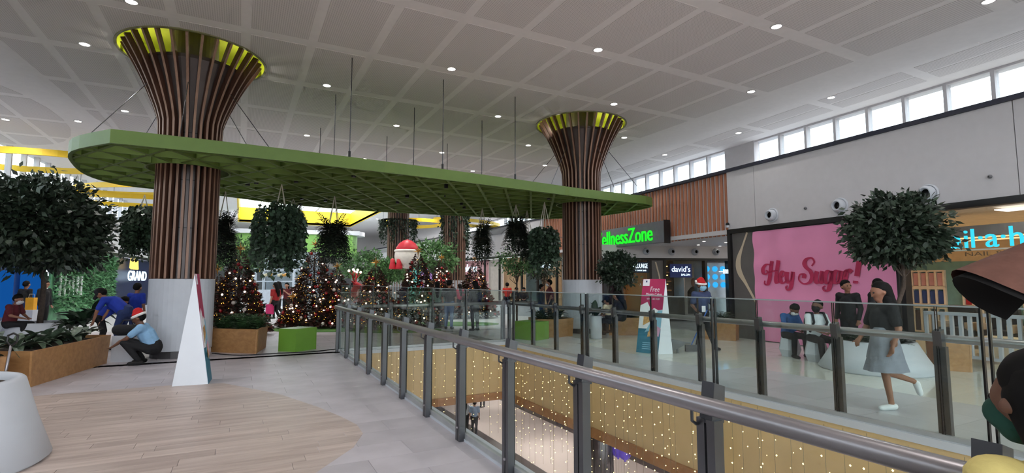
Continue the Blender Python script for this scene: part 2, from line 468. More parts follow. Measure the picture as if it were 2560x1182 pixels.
# far side of the well: matte strip, then polished tiles
protos = {}
for j in range(21):
    for i in range(9):
        x = VX1 + .42 + i * .8; yy = .3 + j * .8
        edge = 8.75 + .3 * sin(yy * .5)
        k = 'polished_tile' if x > edge else 'matte_tile'
        m_ = M_gloss if x > edge else M_strip
        if k not in protos: protos[k] = MB().bb(-.398, .398, -.398, .398, -.004, 0).build(k, m_, floor, local=True); protos[k].location = (x, yy, 0)
        else: dup(protos[k], floor, (x, yy, 0))
rest = MB()
for j in range(40):
    for i in range(34):
        x = -8 + i * .9; yy = 22.5 + j * .9
        if -8 < x < 22: rest.bb(x - .448, x + .448, yy - .448, yy + .448, -.004, 0)
for j in range(6):
    for i in range(12):
        rest.bb(6.8 + i * .9 - .448, 6.8 + i * .9 + .448, 17.4 + j * .9 - .448, 17.4 + j * .9 + .448, -.004, 0.0005)
rest.build('far_floor_tiles', M_matte, floor, kind='stuff')

# ------------------------------------------------------------------ the well: fascias and lower level
wf = struct('trim_1', 'beige bulkhead with a wooden lower band around the open well')
for (nm, x0, x1, y0, y1) in (('fascia_panel', VX1 - .004, VX1 + .1, -9, VY1), ('fascia_panel', VX0 - .1, VX1 - .002, VY1 - .004, VY1 + .1), ('fascia_panel', VX0 - .1, VX0, -9, VY1)):
    MB().bb(x0, x1, y0, y1, -1.32, -.06).build(nm, M_beige, wf)
for (x0, x1, y0, y1) in ((VX1 - .05, VX1 + .3, -9, VY1), (VX0 - .3, VX1 + .3, VY1 - .05, VY1 + .3), (VX0 - .3, VX0 + .05, -9, VY1)):
    MB().bb(x0, x1, y0, y1, -1.52, -1.322).build('wooden_band', M_band, wf)
for (x0, x1, y0, y1) in ((VX1 - .02, VX1 + .2, -9, VY1 + .2), (VX0 - .05, VX1, VY1 - .02, VY1 + .2), (VX0 - .12, VX0 + .06, -9, VY1)):
    MB().bb(x0, x1, y0, y1, -.059, .028).build('white_kerb', M_offwhite, wf)
LZ = -6.0
M_low = mat('lower_floor_tile', (226, 210, 204), .14, vary=.04, scale=.7)
lf = struct('floor_lower', 'pale polished floor of the lower level with dark border strips')
MB().bb(-14, 26, -10, 44, LZ - .2, LZ - .002).build('floor_slab', M_low, lf)
M_dark = mat('dark_strip_tile', (92, 84, 82), .3)
for (x0, x1, y0, y1) in ((10.5, 11.3, -10, 40), (15.3, 16.4, -10, 40), (-2, 24, 33.5, 34.6)):
    MB().bb(x0, x1, y0, y1, LZ - .002, LZ + .001).build('dark_strip', M_dark, lf)
lc = struct('ceiling_lower', 'ceiling of the lower level under the walkways')
MB().bb(-14, VX0 - .3, -10, VY1, -1.55, -1.48).build('soffit', M_white, lc)
MB().bb(VX1 + .3, 26, -10, VY1, -1.55, -1.48).build('soffit', M_white, lc)
MB().bb(-14, 26, VY1 + .3, 44, -1.55, -1.48).build('soffit', M_white, lc)
for (x, y) in ((4.2, 18.5), (9.5, 17.5), (13, 21), (12, 13), (12, 6), (0, 9), (10, 26), (15, 30)):  # unseen downlights, added to brighten the lower floor
    t = thing('downlight', 'round downlight added to the lower level ceiling to brighten the floor', 'downlight', (x, y, -1.555), 'added downlights of the lower level')
    MB().lathe([(.1, -.01), (.14, -.008), (.14, 0)], (0, 0, 0), 16, close=False).build('trim_ring', M_white, t, local=True); MB().lathe([(.1, -.008), (.1, -.002)], (0, 0, 0), 16).build('lens', glow('downlight_lens', (255, 246, 232), 14), t, local=True)
    ld = bpy.data.lights.new('downlight_lamp', 'SPOT'); ld.energy = 900; ld.color = (1, .93, .88); ld.shadow_soft_size = .12; ld.spot_size = radians(150); ld.spot_blend = 1.0
    lo = bpy.data.objects.new('downlight_lamp', ld); COL.objects.link(lo); lo.parent = t; lo.location = (0, 0, -.03)
lw = struct('wall_lower', 'shopfront walls of the lower level')
M_pinkw = mat('pink_shopfront', (214, 150, 150), .5); 
MB().bb(20, 20.2, -10, 44, LZ, -1.5).build('shopfront', M_pinkw, lw)
MB().bb(-14, 26, 42, 42.2, LZ, -1.5).build('shopfront', mat('pale_shopfront', (196, 186, 180), .5), lw)
MB().bb(-13.2, -13, -10, 44, LZ, -1.5).build('shopfront', M_pinkw, lw)
c_ = thing('column', 'dark grey metal clad round column on the lower level', 'column', (10.4, 13.75, LZ), kind='structure')
MB().lathe([(.42, 0), (.42, 4.45)], (10.4, 13.75, LZ), 28).build('column_cladding', mat('grey_metal_cladding', (108, 104, 106), .28, .7, vary=.15, scale=1.2), c_, smooth=True)
for k in range(14):
    a = 2 * pi * k / 14; MB().box((10.4 + .422 * cos(a), 13.75 + .422 * sin(a), LZ + 2.2), (.01, .02, 4.4), a).build('cover_strip', M_steel, c_)

# ------------------------------------------------------------------ ceilings
CZ, CZ2 = 7.10, 7.24
curve_pts = [(-6.6, -9), (-6.2, 0), (-5.7, 8), (-5.3, 13), (-5.14, 15.7), (-5.04, 17.7), (-4.76, 20.3), (-4.2, 22.9), (-3.1, 25.1), (-1.4, 27.2), (.8, 28.8), (4, 30)]
main_ceil = [tuple(p) for p in cat_rom(curve_pts, 3)] + [(15.2, 31), (14.35, -9)]
ceil = struct('ceiling', 'white plaster ceiling with a grid of perforated panels')
MB().prism(main_ceil, CZ, CZ + .13).build('ceiling_board', M_ceil, ceil)
WELL = (-.3, 9.7, 36.0, 54.0)
for poly in ([(-12.4, -9), (-11.5, 8), (-9.9, 20), (-8.6, 30), (-7.7, 40), (-6.3, 66), (WELL[0], 66), (WELL[0], -9)],
             [(WELL[1], -9), (17.4 + .082 * (-16) + .25, -9), (17.4 + .082 * 59 + .25, 66), (WELL[1], 66)],
             [(WELL[0], -9), (WELL[1], -9), (WELL[1], WELL[2]), (WELL[0], WELL[2])], [(WELL[0], WELL[3]), (WELL[1], WELL[3]), (WELL[1], 66), (WELL[0], 66)]):
    MB().prism(poly, CZ2, CZ2 + .2).build('upper_ceiling', M_ceil, ceil)
# perforated panel material: fine pierced stripes
def perforated():
    m = bpy.data.materials.new('perforated_panel'); m.use_nodes = True; nt = m.node_tree; bs = nt.nodes['Principled BSDF']
    tc = nt.nodes.new('ShaderNodeTexCoord')
    def wv(direction, sc):
        w = nt.nodes.new('ShaderNodeTexWave'); w.bands_direction = direction; w.inputs['Scale'].default_value = sc
        nt.links.new(tc.outputs['Object'], w.inputs['Vector']); return w
    w1, w2 = wv('X', 7.5), wv('Y', 7.5)
    mu = nt.nodes.new('ShaderNodeMath'); mu.operation = 'MULTIPLY'
    nt.links.new(w1.outputs['Fac'], mu.inputs[0]); nt.links.new(w2.outputs['Fac'], mu.inputs[1])
    rp = nt.nodes.new('ShaderNodeValToRGB'); rp.color_ramp.elements[0].position = .35; rp.color_ramp.elements[1].position = .5
    rp.color_ramp.elements[0].color = (*lin((228, 222, 221)), 1); rp.color_ramp.elements[1].color = (*lin((190, 184, 183)), 1)
    nt.links.new(mu.outputs[0], rp.inputs[0]); nt.links.new(rp.outputs[0], bs.inputs['Base Color']); bs.inputs['Roughness'].default_value = .8
    return m
M_perf = perforated()
GX0, GDX, GY0, GDY, SW, SWY = -.10, 1.338, 4.12, 2.68, .10, .16
shrunk = [(p[0] * .985 + .06, p[1]) for p in main_ceil]
right_edge = 13.9
proto = None
for i in range(-5, 11):
    for j in range(-3, 10):
        x0, x1 = GX0 + i * GDX + SW, GX0 + (i + 1) * GDX - SW
        y0, y1 = GY0 + j * GDY + SWY, GY0 + (j + 1) * GDY - SWY
        if x1 > right_edge: continue
        r4 = [(x0, y0), (x1, y0), (x1, y1), (x0, y1)]
        d_ = x0 * .465 + y1 * .885
        if d_ < 3: continue
        if all(inside(p, shrunk) for p in r4):
            loc = ((x0 + x1) / 2, (y0 + y1) / 2, CZ)
            if proto is None:
                hx, hy = (x1 - x0) / 2, (y1 - y0) / 2
                proto = MB().bb(-hx, hx, -hy, hy, -.006, 0).build('ceiling_panel', M_perf, ceil, local=True); proto.location = loc
            else: dup(proto, ceil, loc)
        else:
            c = clip(r4, shrunk)
            if len(c) > 2 and abs(sum(c[k][0] * c[(k + 1) % len(c)][1] - c[(k + 1) % len(c)][0] * c[k][1] for k in range(len(c)))) > .25:
                MB().prism(c, CZ - .006, CZ).build('ceiling_panel', M_perf, ceil)
lens = [(-8.3 + 2.7 * cos(a) , 22.5 + 5.0 * sin(a)) for a in np.linspace(0, 2 * pi, 25)[:-1]]
lens2 = [(16.1 + .8 * cos(a) ** 3 + .06 * 13.5 * sin(a), 15 + 9 * sin(a)) for a in np.linspace(0, 2 * pi, 25)[:-1]]
for i in range(-9, -3):
    for j in range(3, 10):
        c = clip([(GX0 + i * GDX + SW, GY0 + j * GDY + SWY), (GX0 + (i + 1) * GDX - SW, GY0 + j * GDY + SWY), (GX0 + (i + 1) * GDX - SW, GY0 + (j + 1) * GDY - SWY), (GX0 + i * GDX + SW, GY0 + (j + 1) * GDY - SWY)], lens)
        if len(c) > 2: MB().prism(c, CZ2 - .006, CZ2).build('ceiling_panel', M_perf, ceil)
for j in range(-1, 9):
    for i in range(2):
        x0 = 15.35 + i * .72 + .08 * (j * GDY - 3)
        y0 = GY0 + j * GDY
        MB().prism([(x0, y0 + .15), (x0 + .62, y0 + .15), (x0 + .62 + .2, y0 + GDY - .15), (x0 + .2, y0 + GDY - .15)], CZ2 - .006, CZ2).build('ceiling_panel', M_perf, ceil)
# skylight with yellow reveals
sk = struct('window_1', 'roof light with deep yellow reveals')
wx0, wx1, wy0, wy1 = WELL
for (x0, x1, y0, y1) in ((wx0 - .1, wx0, wy0, wy1), (wx1, wx1 + .1, wy0, wy1), (wx0, wx1, wy0 - .1, wy0), (wx0, wx1, wy1, wy1 + .1)):
    MB().bb(x0, x1, y0, y1, CZ2 - .02, CZ2 + 1.38).build('yellow_reveal', M_yellow, sk)
for k in range(6):
    x0 = wx0 + k * (wx1 - wx0) / 6
    MB().bb(x0 + .05, x0 + (wx1 - wx0) / 6 - .05, wy0, wy1, CZ2 + 1.38, CZ2 + 1.40).build('glass_pane', M_pane, sk)
    MB().bb(x0 - .05, x0 + .05, wy0, wy1, CZ2 + 1.34, CZ2 + 1.45).build('glazing_bar', M_white, sk)

# ------------------------------------------------------------------ right-hand wall line
def WX(y): return 13.32 + .09 * (y - 10.15)
wd = np.array([.09, 1.0]) / hypot(.09, 1.0)                 # along the wall, away from the viewer
wn = np.array([-wd[1], wd[0]])                              # out of the wall, into the mall
WYAW = atan2(wd[1], wd[0])
def wp(y, z, off=0.0): return (WX(y) + wn[0] * off, y + wn[1] * off, z)
def wbox(mb, y0, y1, z0, z1, o0, o1):                      # a box lying along the wall, between offsets o0..o1
    P = [wp(y0, z0, o0)[:2], wp(y1, z0, o0)[:2], wp(y1, z0, o1)[:2], wp(y0, z0, o1)[:2]]
    return mb.prism(P, z0, z1)
PARZ, FRZ = 5.10, 3.30
wr = struct('wall_right', 'long white upper wall over the shopfronts')
for (y0, y1) in ((-9, -2), (-1.985, 4.0), (4.015, 9.98), (9.995, 11.02)):
    wbox(MB(), y0, y1, FRZ, PARZ, -.18, 0).build('wall_panel', M_white, wr)
far_line = [(WX(24.2), 24.2), (14.55, 30), (14.1, 36), (13.4, 46), (12.4, 66)]
for a, c in zip(far_line[:-1], far_line[1:]):
    d = np.array(c) - np.array(a); n_ = np.array([-d[1], d[0]]) / hypot(*d) * -.18
    MB().prism([a, c, tuple(np.array(c) + n_), tuple(np.array(a) + n_)], FRZ, PARZ).build('wall_panel', M_white, wr)
    MB().prism([tuple(np.array(a) - n_ * .3), tuple(np.array(c) - n_ * .3), tuple(np.array(c) + n_), tuple(np.array(a) + n_)], PARZ, PARZ + .1).build('coping', M_coping, wr)
    MB().prism([tuple(np.array(a) - n_ * .2), tuple(np.array(c) - n_ * .2), tuple(np.array(c) + n_), tuple(np.array(a) + n_)], FRZ - .14, FRZ).build('frame_rail', M_black, wr)
wbox(MB(), -9, 24.2, PARZ, PARZ + .1, -.2, .05).build('coping', M_coping, wr)
MB().prism([wp(-9, 0, -.19)[:2], wp(24.2, 0, -.19)[:2], (14.4, 30), (14.0, 36), (13.3, 46), (12.3, 66), (22.4, 66), (16.2, -9)], 4.7, 5.0).build('shop_roof', mat('roof_membrane', (150, 150, 152), .9), wr)
# wooden slats over the recess
wbox(MB(), 11.04, 24.2, 3.16, PARZ, -.2, -.1).build('slat_backing', M_white, wr)
proto = None
k = 0
y = 11.08
while y < 24.1:
    p = wp(y + .05, (3.12 + PARZ) / 2, -.075)
    if proto is None:
        proto = MB().box((0, 0, 0), (.095, .036, PARZ - 3.12 - .005)).build('wall_slat', M_slatwall, wr, local=True); proto.location = p; proto.rotation_euler = (0, 0, WYAW)
    else: dup(proto, wr, p)
    y += .183
# black shop frame
wbox(MB(), -9, 11.04, FRZ - .13, FRZ, -.2, .03).build('frame_rail', M_black, wr)
wbox(MB(), 10.94, 11.06, 0, FRZ, -.5, .03).build('frame_post', M_black, wr)
wbox(MB(), 6.05, 6.15, 0, FRZ - .13, -.2, .03).build('frame_post', M_black, wr)
# grey hoarding panel with a meandering tan strip
wbox(MB(), 6.15, 10.94, 0, FRZ - .13, -.2, -.06).build('grey_panel', M_greyp, wr)
def strip(pts, w, off=-.055, t=.008):
    q = cat_rom(pts, 6); m = MB(); L = []; R = []
    for i, p in enumerate(q):
        t_ = q[min(i + 1, len(q) - 1)] - q[max(i - 1, 0)]; nrm = np.array([-t_[1], t_[0]]) / max(1e-6, hypot(*t_[:2])); ww = w * (1 + .9 * p[2]) if len(p) > 2 else w
        L.append(p[:2] + nrm * ww / 2); R.append(p[:2] - nrm * ww / 2)
    for i in range(len(q) - 1):
        m.slab([wp(*L[i], off), wp(*L[i + 1], off), wp(*R[i + 1], off), wp(*R[i], off)], (wn[0], wn[1], 0), t)
    return m
strip([(10.35, 3.16, 0), (10.55, 2.75, 0), (10.72, 2.35, 1.6), (10.7, 2.0, 1.8), (10.45, 1.6, .3), (10.1, 1.05, 0), (9.9, .75, 0)], .07).build('tan_strip', M_tan, wr)
# clerestory
def CX(y): return 17.4 + .082 * (y - 7)
cl = struct('window_2', 'row of clear clerestory windows under the ceiling over the shops')
cyaw = atan2(1, .082)
y = -3.9; protop = None; protom = None
while y < 40:
    if 13.2 < y < 14.2:
        MB().box((CX(14) , 14.0, 6.2), (1.5, .3, 2.2), cyaw).build('pier', M_white, cl); y = 14.75; continue
    x = CX(y)
    if protom is None:
        protom = MB().box((0, 0, 0), (.09, .22, 2.2)).build('mullion', M_white, cl, local=True); protom.location = (x, y, 6.15); protom.rotation_euler = (0, 0, cyaw)
        protop = MB().box((0, 0, 0), (.98, .012, 2.2)).build('window_pane', M_pane, cl, local=True); protop.location = (CX(y + .535), y + .535, 6.15); protop.rotation_euler = (0, 0, cyaw)
    else:
        dup(protom, cl, (x, y, 6.15))
        if not 12.3 < y < 13.2: dup(protop, cl, (CX(y + .535), y + .535, 6.15))
    y += 1.07
MB().prism([(CX(-9) - .1, -9), (CX(66) - .1, 66), (CX(66) + .3, 66), (CX(-9) + .3, -9)], CZ2 - .06, CZ2).build('window_head', M_white, cl)
MB().prism([(CX(-9) - .1, -9), (CX(66) - .1, 66), (CX(66) + .3, 66), (CX(-9) + .3, -9)], 4.9, 5.2).build('window_sill', M_white, cl)

# ------------------------------------------------------------------ far end and left-hand walls
we = struct('wall_back', 'pale end wall far down the mall')
MB().bb(-20, 26, 65, 65.3, -.0, CZ2).build('end_wall', M_white, we)
MB().bb(-5, 12, 64.9, 65, 0, 3.2).build('end_shopfront', mat('far_shopfront', (120, 124, 130), .4), we)
left_line = [(-10.6, -9), (-9.6, 8), (-8.2, 20), (-6.9, 30), (-6.0, 40), (-4.6, 65)]
wl = struct('wall_left', 'white wall above the shops on the far left side')
lwin = struct('window_3', 'clerestory windows along the far left wall')
for a, c in zip(left_line[:-1], left_line[1:]):
    a = np.array(a); c = np.array(c); d = c - a; L = hypot(*d); u = d / L; n_ = np.array([-u[1], u[0]]) * .2
    MB().prism([tuple(a), tuple(c), tuple(c + n_), tuple(a + n_)], FRZ, PARZ).build('wall_panel', M_white, wl)
    MB().prism([tuple(a - n_ * .3), tuple(c - n_ * .3), tuple(c + n_), tuple(a + n_)], PARZ, PARZ + .1).build('coping', M_coping, wl)
    MB().prism([tuple(a - n_ * .3), tuple(c - n_ * .3), tuple(c + n_), tuple(a + n_)], FRZ - .15, FRZ).build('frame_rail', M_black, wl)
    MB().prism([tuple(a), tuple(c), tuple(c + n_ * 10), tuple(a + n_ * 10)], 4.8, 4.95).build('shop_roof', MATS['roof_membrane'], wl)
    k = int(L / 1.1)
    for q in range(k):
        p0 = a + u * (q * L / k) + n_ * 7.0; p1 = a + u * ((q + 1) * L / k) + n_ * 7.0; pm = (p0 + p1) / 2
        MB().box((p0[0], p0[1], 6.1), (.09, .2, 2.3), atan2(u[1], u[0])).build('mullion', M_white, lwin)
        MB().box((pm[0], pm[1], 6.1), (L / k - .09, .012, 2.3), atan2(u[1], u[0])).build('window_pane', M_pane, lwin)
def left_line_pts(y):
    for a, c in zip(left_line[:-1], left_line[1:]):
        if a[1] <= y <= c[1]: t = (y - a[1]) / (c[1] - a[1]); return a[0] + (c[0] - a[0]) * t
    return left_line[-1][0]

def on_left(px):                             # where a photo column meets the left-hand wall line
    r_ = ray(px, 703)
    for a, c in zip(left_line[:-1], left_line[1:]):
        q = ON_LINE(px, a, (c[0] - a[0], c[1] - a[1]))
        if a[1] <= q[1] <= c[1]: return q[1]
# ------------------------------------------------------------------ downlights
def downlight(x, y, z, power=DOWNLIGHT_W, first=[None]):
    t = thing('downlight', 'small round recessed downlight in the ceiling', 'downlight', (x, y, z), 'round recessed downlights')
    if first[0] is None:
        a = MB().lathe([(.10, -.012), (.13, -.008), (.13, 0), (.10, 0)], (0, 0, 0), 20, close=False).build('trim_ring', M_white, t, local=True)
        c = MB().lathe([(.098, -.01), (.098, -.004)], (0, 0, 0), 20).build('lens', glow('downlight_lens', (255, 246, 232), 14), t, local=True)
        first[0] = (a, c)
    else:
        for q in first[0]: dup(q, t, (0, 0, 0))
    if power:
        ld = bpy.data.lights.new('downlight_lamp', 'SPOT'); ld.energy = power; ld.color = DOWNLIGHT_COL; ld.shadow_soft_size = .1
        ld.spot_size = radians(150); ld.spot_blend = 1.0
        lo = bpy.data.objects.new('downlight_lamp', ld); COL.objects.link(lo); lo.parent = t; lo.location = (0, 0, -.03)
    return t
Lx = lambda k: GX0 + k * GDX
spots = [(-2.08, 11.9), (-3.36, 14.6), (-3.46, 19.9), (4.56, 12.0), (1.91, 14.65), (7.2, 9.38), (9.9, 12.15), (9.88, 6.72), (12.6, 4.17), (12.7, 9.5), (7.28, 14.85), (4.6, 17.4), (1.98, 20.15),
         (12.6, 14.9), (9.95, 17.55), (7.3, 20.25), (4.66, 22.9), (12.4, 20.3), (9.9, 23.0), (2.0, 25.6), (7.3, 25.8), (12.4, 25.8)]
for x, y in spots: downlight(x, y, CZ - .002, DOWNLIGHT_W * (2.8 if y > 16 else 1.0))
for x, y in ((-.75, 6.7), (2.0, 4.1), (4.6, 6.7), (-3.4, 4.2), (7.2, 1.5), (-3.4, 9.4), (2.0, -1), (-3, -4), (6, -4), (11, -2)): downlight(x, y, CZ - .002, DOWNLIGHT_W * 1.15)
for x, y in ((14.9, 5.2), (15.6, 8.95), (16.3, 12.8), (16.3, 16.6), (-7.35, 23.4), (-6.5, 15), (-9, 12), (-5.5, 28), (11.5, 34), (12, 42), (-2.5, 36), (-3, 46), (5, 33), (2, 57), (9, 57), (10.6, 46), (-1.4, 31.5), (-5.2, 22.5), (-7, 19)): downlight(x, y, CZ2 - .002, DOWNLIGHT_W * (3.4 if y > 20 else 1.3))

# ------------------------------------------------------------------ slatted columns
def cut_round(c, rad):                       # open a round hole through the ceiling boards and panels over a column
    k = MB().lathe([(rad, CZ - .3), (rad, CZ + .8)], c, 56).build('cutter', M_white)
    bpy.context.view_layer.update()
    for o in list(ceil.children):
        bb = [o.matrix_world @ Vector(q) for q in o.bound_box]
        if min(q.x for q in bb) > c[0] + rad or max(q.x for q in bb) < c[0] - rad or min(q.y for q in bb) > c[1] + rad or max(q.y for q in bb) < c[1] - rad: continue
        md = o.modifiers.new('hole', 'BOOLEAN'); md.operation = 'DIFFERENCE'; md.object = k; md.solver = 'EXACT'
        dg = bpy.context.evaluated_depsgraph_get(); dg.update()
        me = bpy.data.meshes.new_from_object(o.evaluated_get(dg)); o.modifiers.clear(); o.data = me
        if len(me.polygons) == 0: bpy.data.objects.remove(o)
    bpy.data.objects.remove(k)

def prof_pts():
    return [tuple(p) for p in cat_rom([(.62, 1.76), (.62, 3.4), (.62, 5.1), (.66, 5.5), (.78, 5.85), (.97, 6.3), (1.17, 6.7), (1.38, 7.06), (1.42, 7.14)], 2)]
def column(loc, label, n=30, flare=True, base=True, top=None):
    t = thing('slatted_column', label, 'column', (loc[0], loc[1], 0), 'slatted columns', )
    c = (loc[0], loc[1], 0)
    if base:
        MB().lathe([(.56, 0), (.56, .16)], c, 32).build('plinth', mat('dark_plinth', (84, 82, 84), .35, .4), t, smooth=False)
        MB().lathe([(.64, .16), (.655, .17), (.655, 1.74), (.64, 1.755)], c, 40).build('white_base', M_offwhite, t, smooth=False)
    zt = top or 5.2
    if flare: pr = [(.5, 1.755), (.5, 5.25), (.58, 5.5), (.86, 6.25), (1.06, 6.68), (1.06, 6.76), (.5, 6.82), (.5, CZ + .5)]
    else: pr = [(.5, 0), (.5, zt)]
    MB().lathe(pr, c, 36, close=False).build('column_core', M_core, t, smooth=False)
    # each slat is a fin standing off the core
    m = MB(); P = prof_pts() if flare else [(.62, .0), (.62, zt * .5), (.62, zt)]
    th = .025; V = []; F = []
    for i, (r, z) in enumerate(P):
        a, q = P[max(0, i - 1)], P[min(len(P) - 1, i + 1)]
        d = np.array([q[0] - a[0], q[1] - a[1]]); d /= np.linalg.norm(d); nr = np.array([d[1], -d[0]])
        o = np.array([r, z]) + nr * .04; n2 = np.array([r, z]) - nr * .085
        V += [(o[0], -th, o[1]), (o[0], th, o[1]), (n2[0], th, n2[1]), (n2[0], -th, n2[1])]
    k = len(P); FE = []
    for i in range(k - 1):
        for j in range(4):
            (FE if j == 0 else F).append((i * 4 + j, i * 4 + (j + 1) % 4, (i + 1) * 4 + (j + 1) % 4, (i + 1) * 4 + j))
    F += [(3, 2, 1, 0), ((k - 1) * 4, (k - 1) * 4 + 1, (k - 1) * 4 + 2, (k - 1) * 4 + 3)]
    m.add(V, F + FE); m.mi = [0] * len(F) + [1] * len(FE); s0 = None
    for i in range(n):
        if s0 is None: s0 = m.build('slat', [M_slat if flare else M_slatpale, M_slatedge_lit], t, local=True); o = s0
        else: o = dup(s0, t)
        o.rotation_euler = (0, 0, 2 * pi * (i + .3) / n)
    if flare:
        # a round recess in the ceiling with a lime inner wall
        MB().lathe([(1.52, CZ - .012), (1.52, CZ + .5), (.3, CZ + .5)], c, 56, close=False).build('lime_recess', M_lime, t)
        MB().lathe([(1.52, CZ - .03), (1.57, CZ - .03), (1.57, CZ + .0), (1.52, CZ + .0), (1.52, CZ - .03)], c, 56, close=False).build('recess_trim', mat('recess_trim', (132, 130, 92), .5), t)
        cut_round(c, 1.545)
        for a in range(4):
            th_ = a * pi / 2 + .5
            MB().bb(-.05, .05, -.04, .04, -.05, .05).build('uplighter', M_black, t, local=True).location = (.75 * cos(th_), .75 * sin(th_), 6.55)
        ld = bpy.data.lights.new('uplight_lamp', 'POINT'); ld.energy = 14; ld.shadow_soft_size = .06; ld.color = (1, .97, .85)
        lo = bpy.data.objects.new('uplight_lamp', ld); COL.objects.link(lo); lo.parent = t; lo.location = (1.0, 0, 6.95)
        l2 = lo.copy(); COL.objects.link(l2); l2.parent = t; l2.location = (-1.0, 0, 6.95)
        for s in (0, 1, 2):
            MB().lathe([(.506, 2.9 + s * 1.1), (.506, 2.92 + s * 1.1)], c, 36, close=False).build('core_joint', M_black, t)
    return t
CL, CR = (-1.18, 14.25), (10.27, 14.42)
column(CL, 'brown slatted column with white base flaring into the ceiling, behind the crouching man')
column(CR, 'brown slatted column with white base flaring into the ceiling, beside the green lettered sign')
column((11.0, 28.2), 'pale slatted column with hanging vines beyond the green canopy', 26, False, top=CZ)
column((8.6, 31.6), 'vine-topped slatted column behind the bearded inflatable', 26, False, top=CZ)

# ------------------------------------------------------------------ green lattice canopy
KZ0, KZ1 = 4.30, 4.57
near = [(-2.28, 11.97), (0, 12.0), (3.4, 12.25), (7, 12.7), (9.6, 13.05), (12.0, 13.15)]
far = [(12.62, 13.5), (12.85, 14.6), (12.6, 16.7), (11.3, 18.3), (9.2, 18.9), (6.8, 19.2), (3.8, 19.35), (1.2, 18.9), (-.8, 17.9), (-2.2, 17.55), (-3.05, 17.1), (-3.45, 16.0), (-3.4, 14.4), (-3.1, 13.1), (-2.28, 11.97)]
outline = [tuple(p) for p in cat_rom(near, 3)][:-1] + [tuple(p) for p in cat_rom([near[-1]] + far, 4)][:-1]
cp = thing('green_canopy', 'large green lattice canopy hung between the two flared columns', 'canopy', (4.5, 15.5, KZ0))
# rim
n = len(outline); m = MB(); V = []; F = []
ctr = np.mean(np.array(outline), 0)
for i in range(n):
    a, q, p = np.array(outline[i - 1]), np.array(outline[(i + 1) % n]), np.array(outline[i])
    d = (q - a) / np.linalg.norm(q - a); nr = np.array([-d[1], d[0]])
    if np.dot(nr, ctr - p) < 0: nr = -nr
    w = p + nr * .07
    V += [(p[0], p[1], KZ0), (p[0], p[1], KZ1), (w[0], w[1], KZ1), (w[0], w[1], KZ0)]
for i in range(n):
    k = (i + 1) % n
    for j in range(4): F.append((i * 4 + j, k * 4 + j, k * 4 + (j + 1) % 4, i * 4 + (j + 1) % 4))
m.add(V, F); m.build('rim', M_green, cp)
bmesh_fix = []
# three families of ribs
def segs(ang, sp, off):
    d = np.array([cos(ang), sin(ang)]); nr = np.array([-d[1], d[0]]); out = []
    for k in range(-30, 31):
        o = ctr + nr * (k * sp + off); ts = []
        for i in range(n):
            a, q = np.array(outline[i]), np.array(outline[(i + 1) % n]); e = q - a
            den = d[0] * e[1] - d[1] * e[0]
            if abs(den) < 1e-9: continue
            t = ((a[0] - o[0]) * e[1] - (a[1] - o[1]) * e[0]) / den; s = ((a[0] - o[0]) * d[1] - (a[1] - o[1]) * d[0]) / den
            if 0 <= s < 1: ts.append(t)
        ts.sort()
        for a, q in zip(ts[::2], ts[1::2]):
            cuts = [(a, q)]
            for c in (CL, CR):
                w = np.array(c) - o; tc_ = np.dot(w, d); dist = abs(np.dot(w, nr)); rr = .86
                if dist < rr:
                    h = sqrt(rr * rr - dist * dist); new = []
                    for (s0, s1) in cuts:
                        if tc_ + h < s0 or tc_ - h > s1: new.append((s0, s1)); continue
                        if tc_ - h > s0: new.append((s0, tc_ - h))
                        if tc_ + h < s1: new.append((tc_ + h, s1))
                    cuts = new
            for s0, s1 in cuts:
                if s1 - s0 > .25: out.append((o + d * s0, o + d * s1))
    return out
for ang, dz, wdt in ((0.0, .0, .05), (pi / 3, .004, .07), (2 * pi / 3, .008, .07)):
    for a, q in segs(ang, .72, .1):
        mid = (a + q) / 2; L = np.linalg.norm(q - a)
        MB().box((mid[0], mid[1], (KZ0 + KZ1) / 2 + dz), (L - .06, wdt, KZ1 - KZ0 - .03), ang).build('rib', M_green_in, cp)
for c in (CL, CR):
    MB().lathe([(.84, KZ0), (.88, KZ0), (.88, KZ1), (.84, KZ1), (.84, KZ0)], (c[0], c[1], 0), 28, close=False).build('collar', M_green_in, cp)
tb = [p for p in outline if p[0] > .4]
MB().prism([(ctr[0] + (p[0] - ctr[0]) * .99, ctr[1] + (p[1] - ctr[1]) * .985) for p in tb], KZ1 - .03, KZ1 - .015).build('top_board', mat('canopy_top_board', (70, 72, 58), .8), cp)
rng = random.Random(9)
for k in range(26):     # small dark junction pots in the lattice
    x, y = rng.uniform(0, 12), rng.uniform(13.2, 18.4)
    if inside((x, y), outline) and hypot(x - CR[0], y - CR[1]) > 1.1: MB().lathe([(.05, 0), (.06, .02), (.06, .15), (.03, .17)], (x, y, KZ0 + .02), 10).build('spotlight_can', M_black, cp)
# hangers
for (x, y) in [(2.19, 12.5), (2.24, 15.25), (2.3, 18.9), (4.65, 18.9), (4.6, 15.3), (4.62, 12.75), (7.0, 15.5), (6.93, 13.0), (7.0, 18.8)]:
    MB().tube([(x, y, KZ1 - .2), (x, y, CZ)], .012, 6).build('hanger_rod', M_steel, cp)
    MB().tube([(x, y, KZ1), (x, y, KZ1 + .22)], .03, 8).build('turnbuckle', M_black, cp)
for c in (CL, CR):
    for (dx, dy) in ((-1.9, -.9), (1.9, -1.2), (-1.6, 1.9), (1.8, 1.8), (-.05, -1.9)):
        x1, y1 = c[0] + dx, c[1] + dy
        h = hypot(dx, dy)
        MB().tube([(c[0] + dx / h * .95, c[1] + dy / h * .95, 6.15), (x1, y1, KZ1 - .1)], .009, 5).build('stay_cable', M_steel, cp)

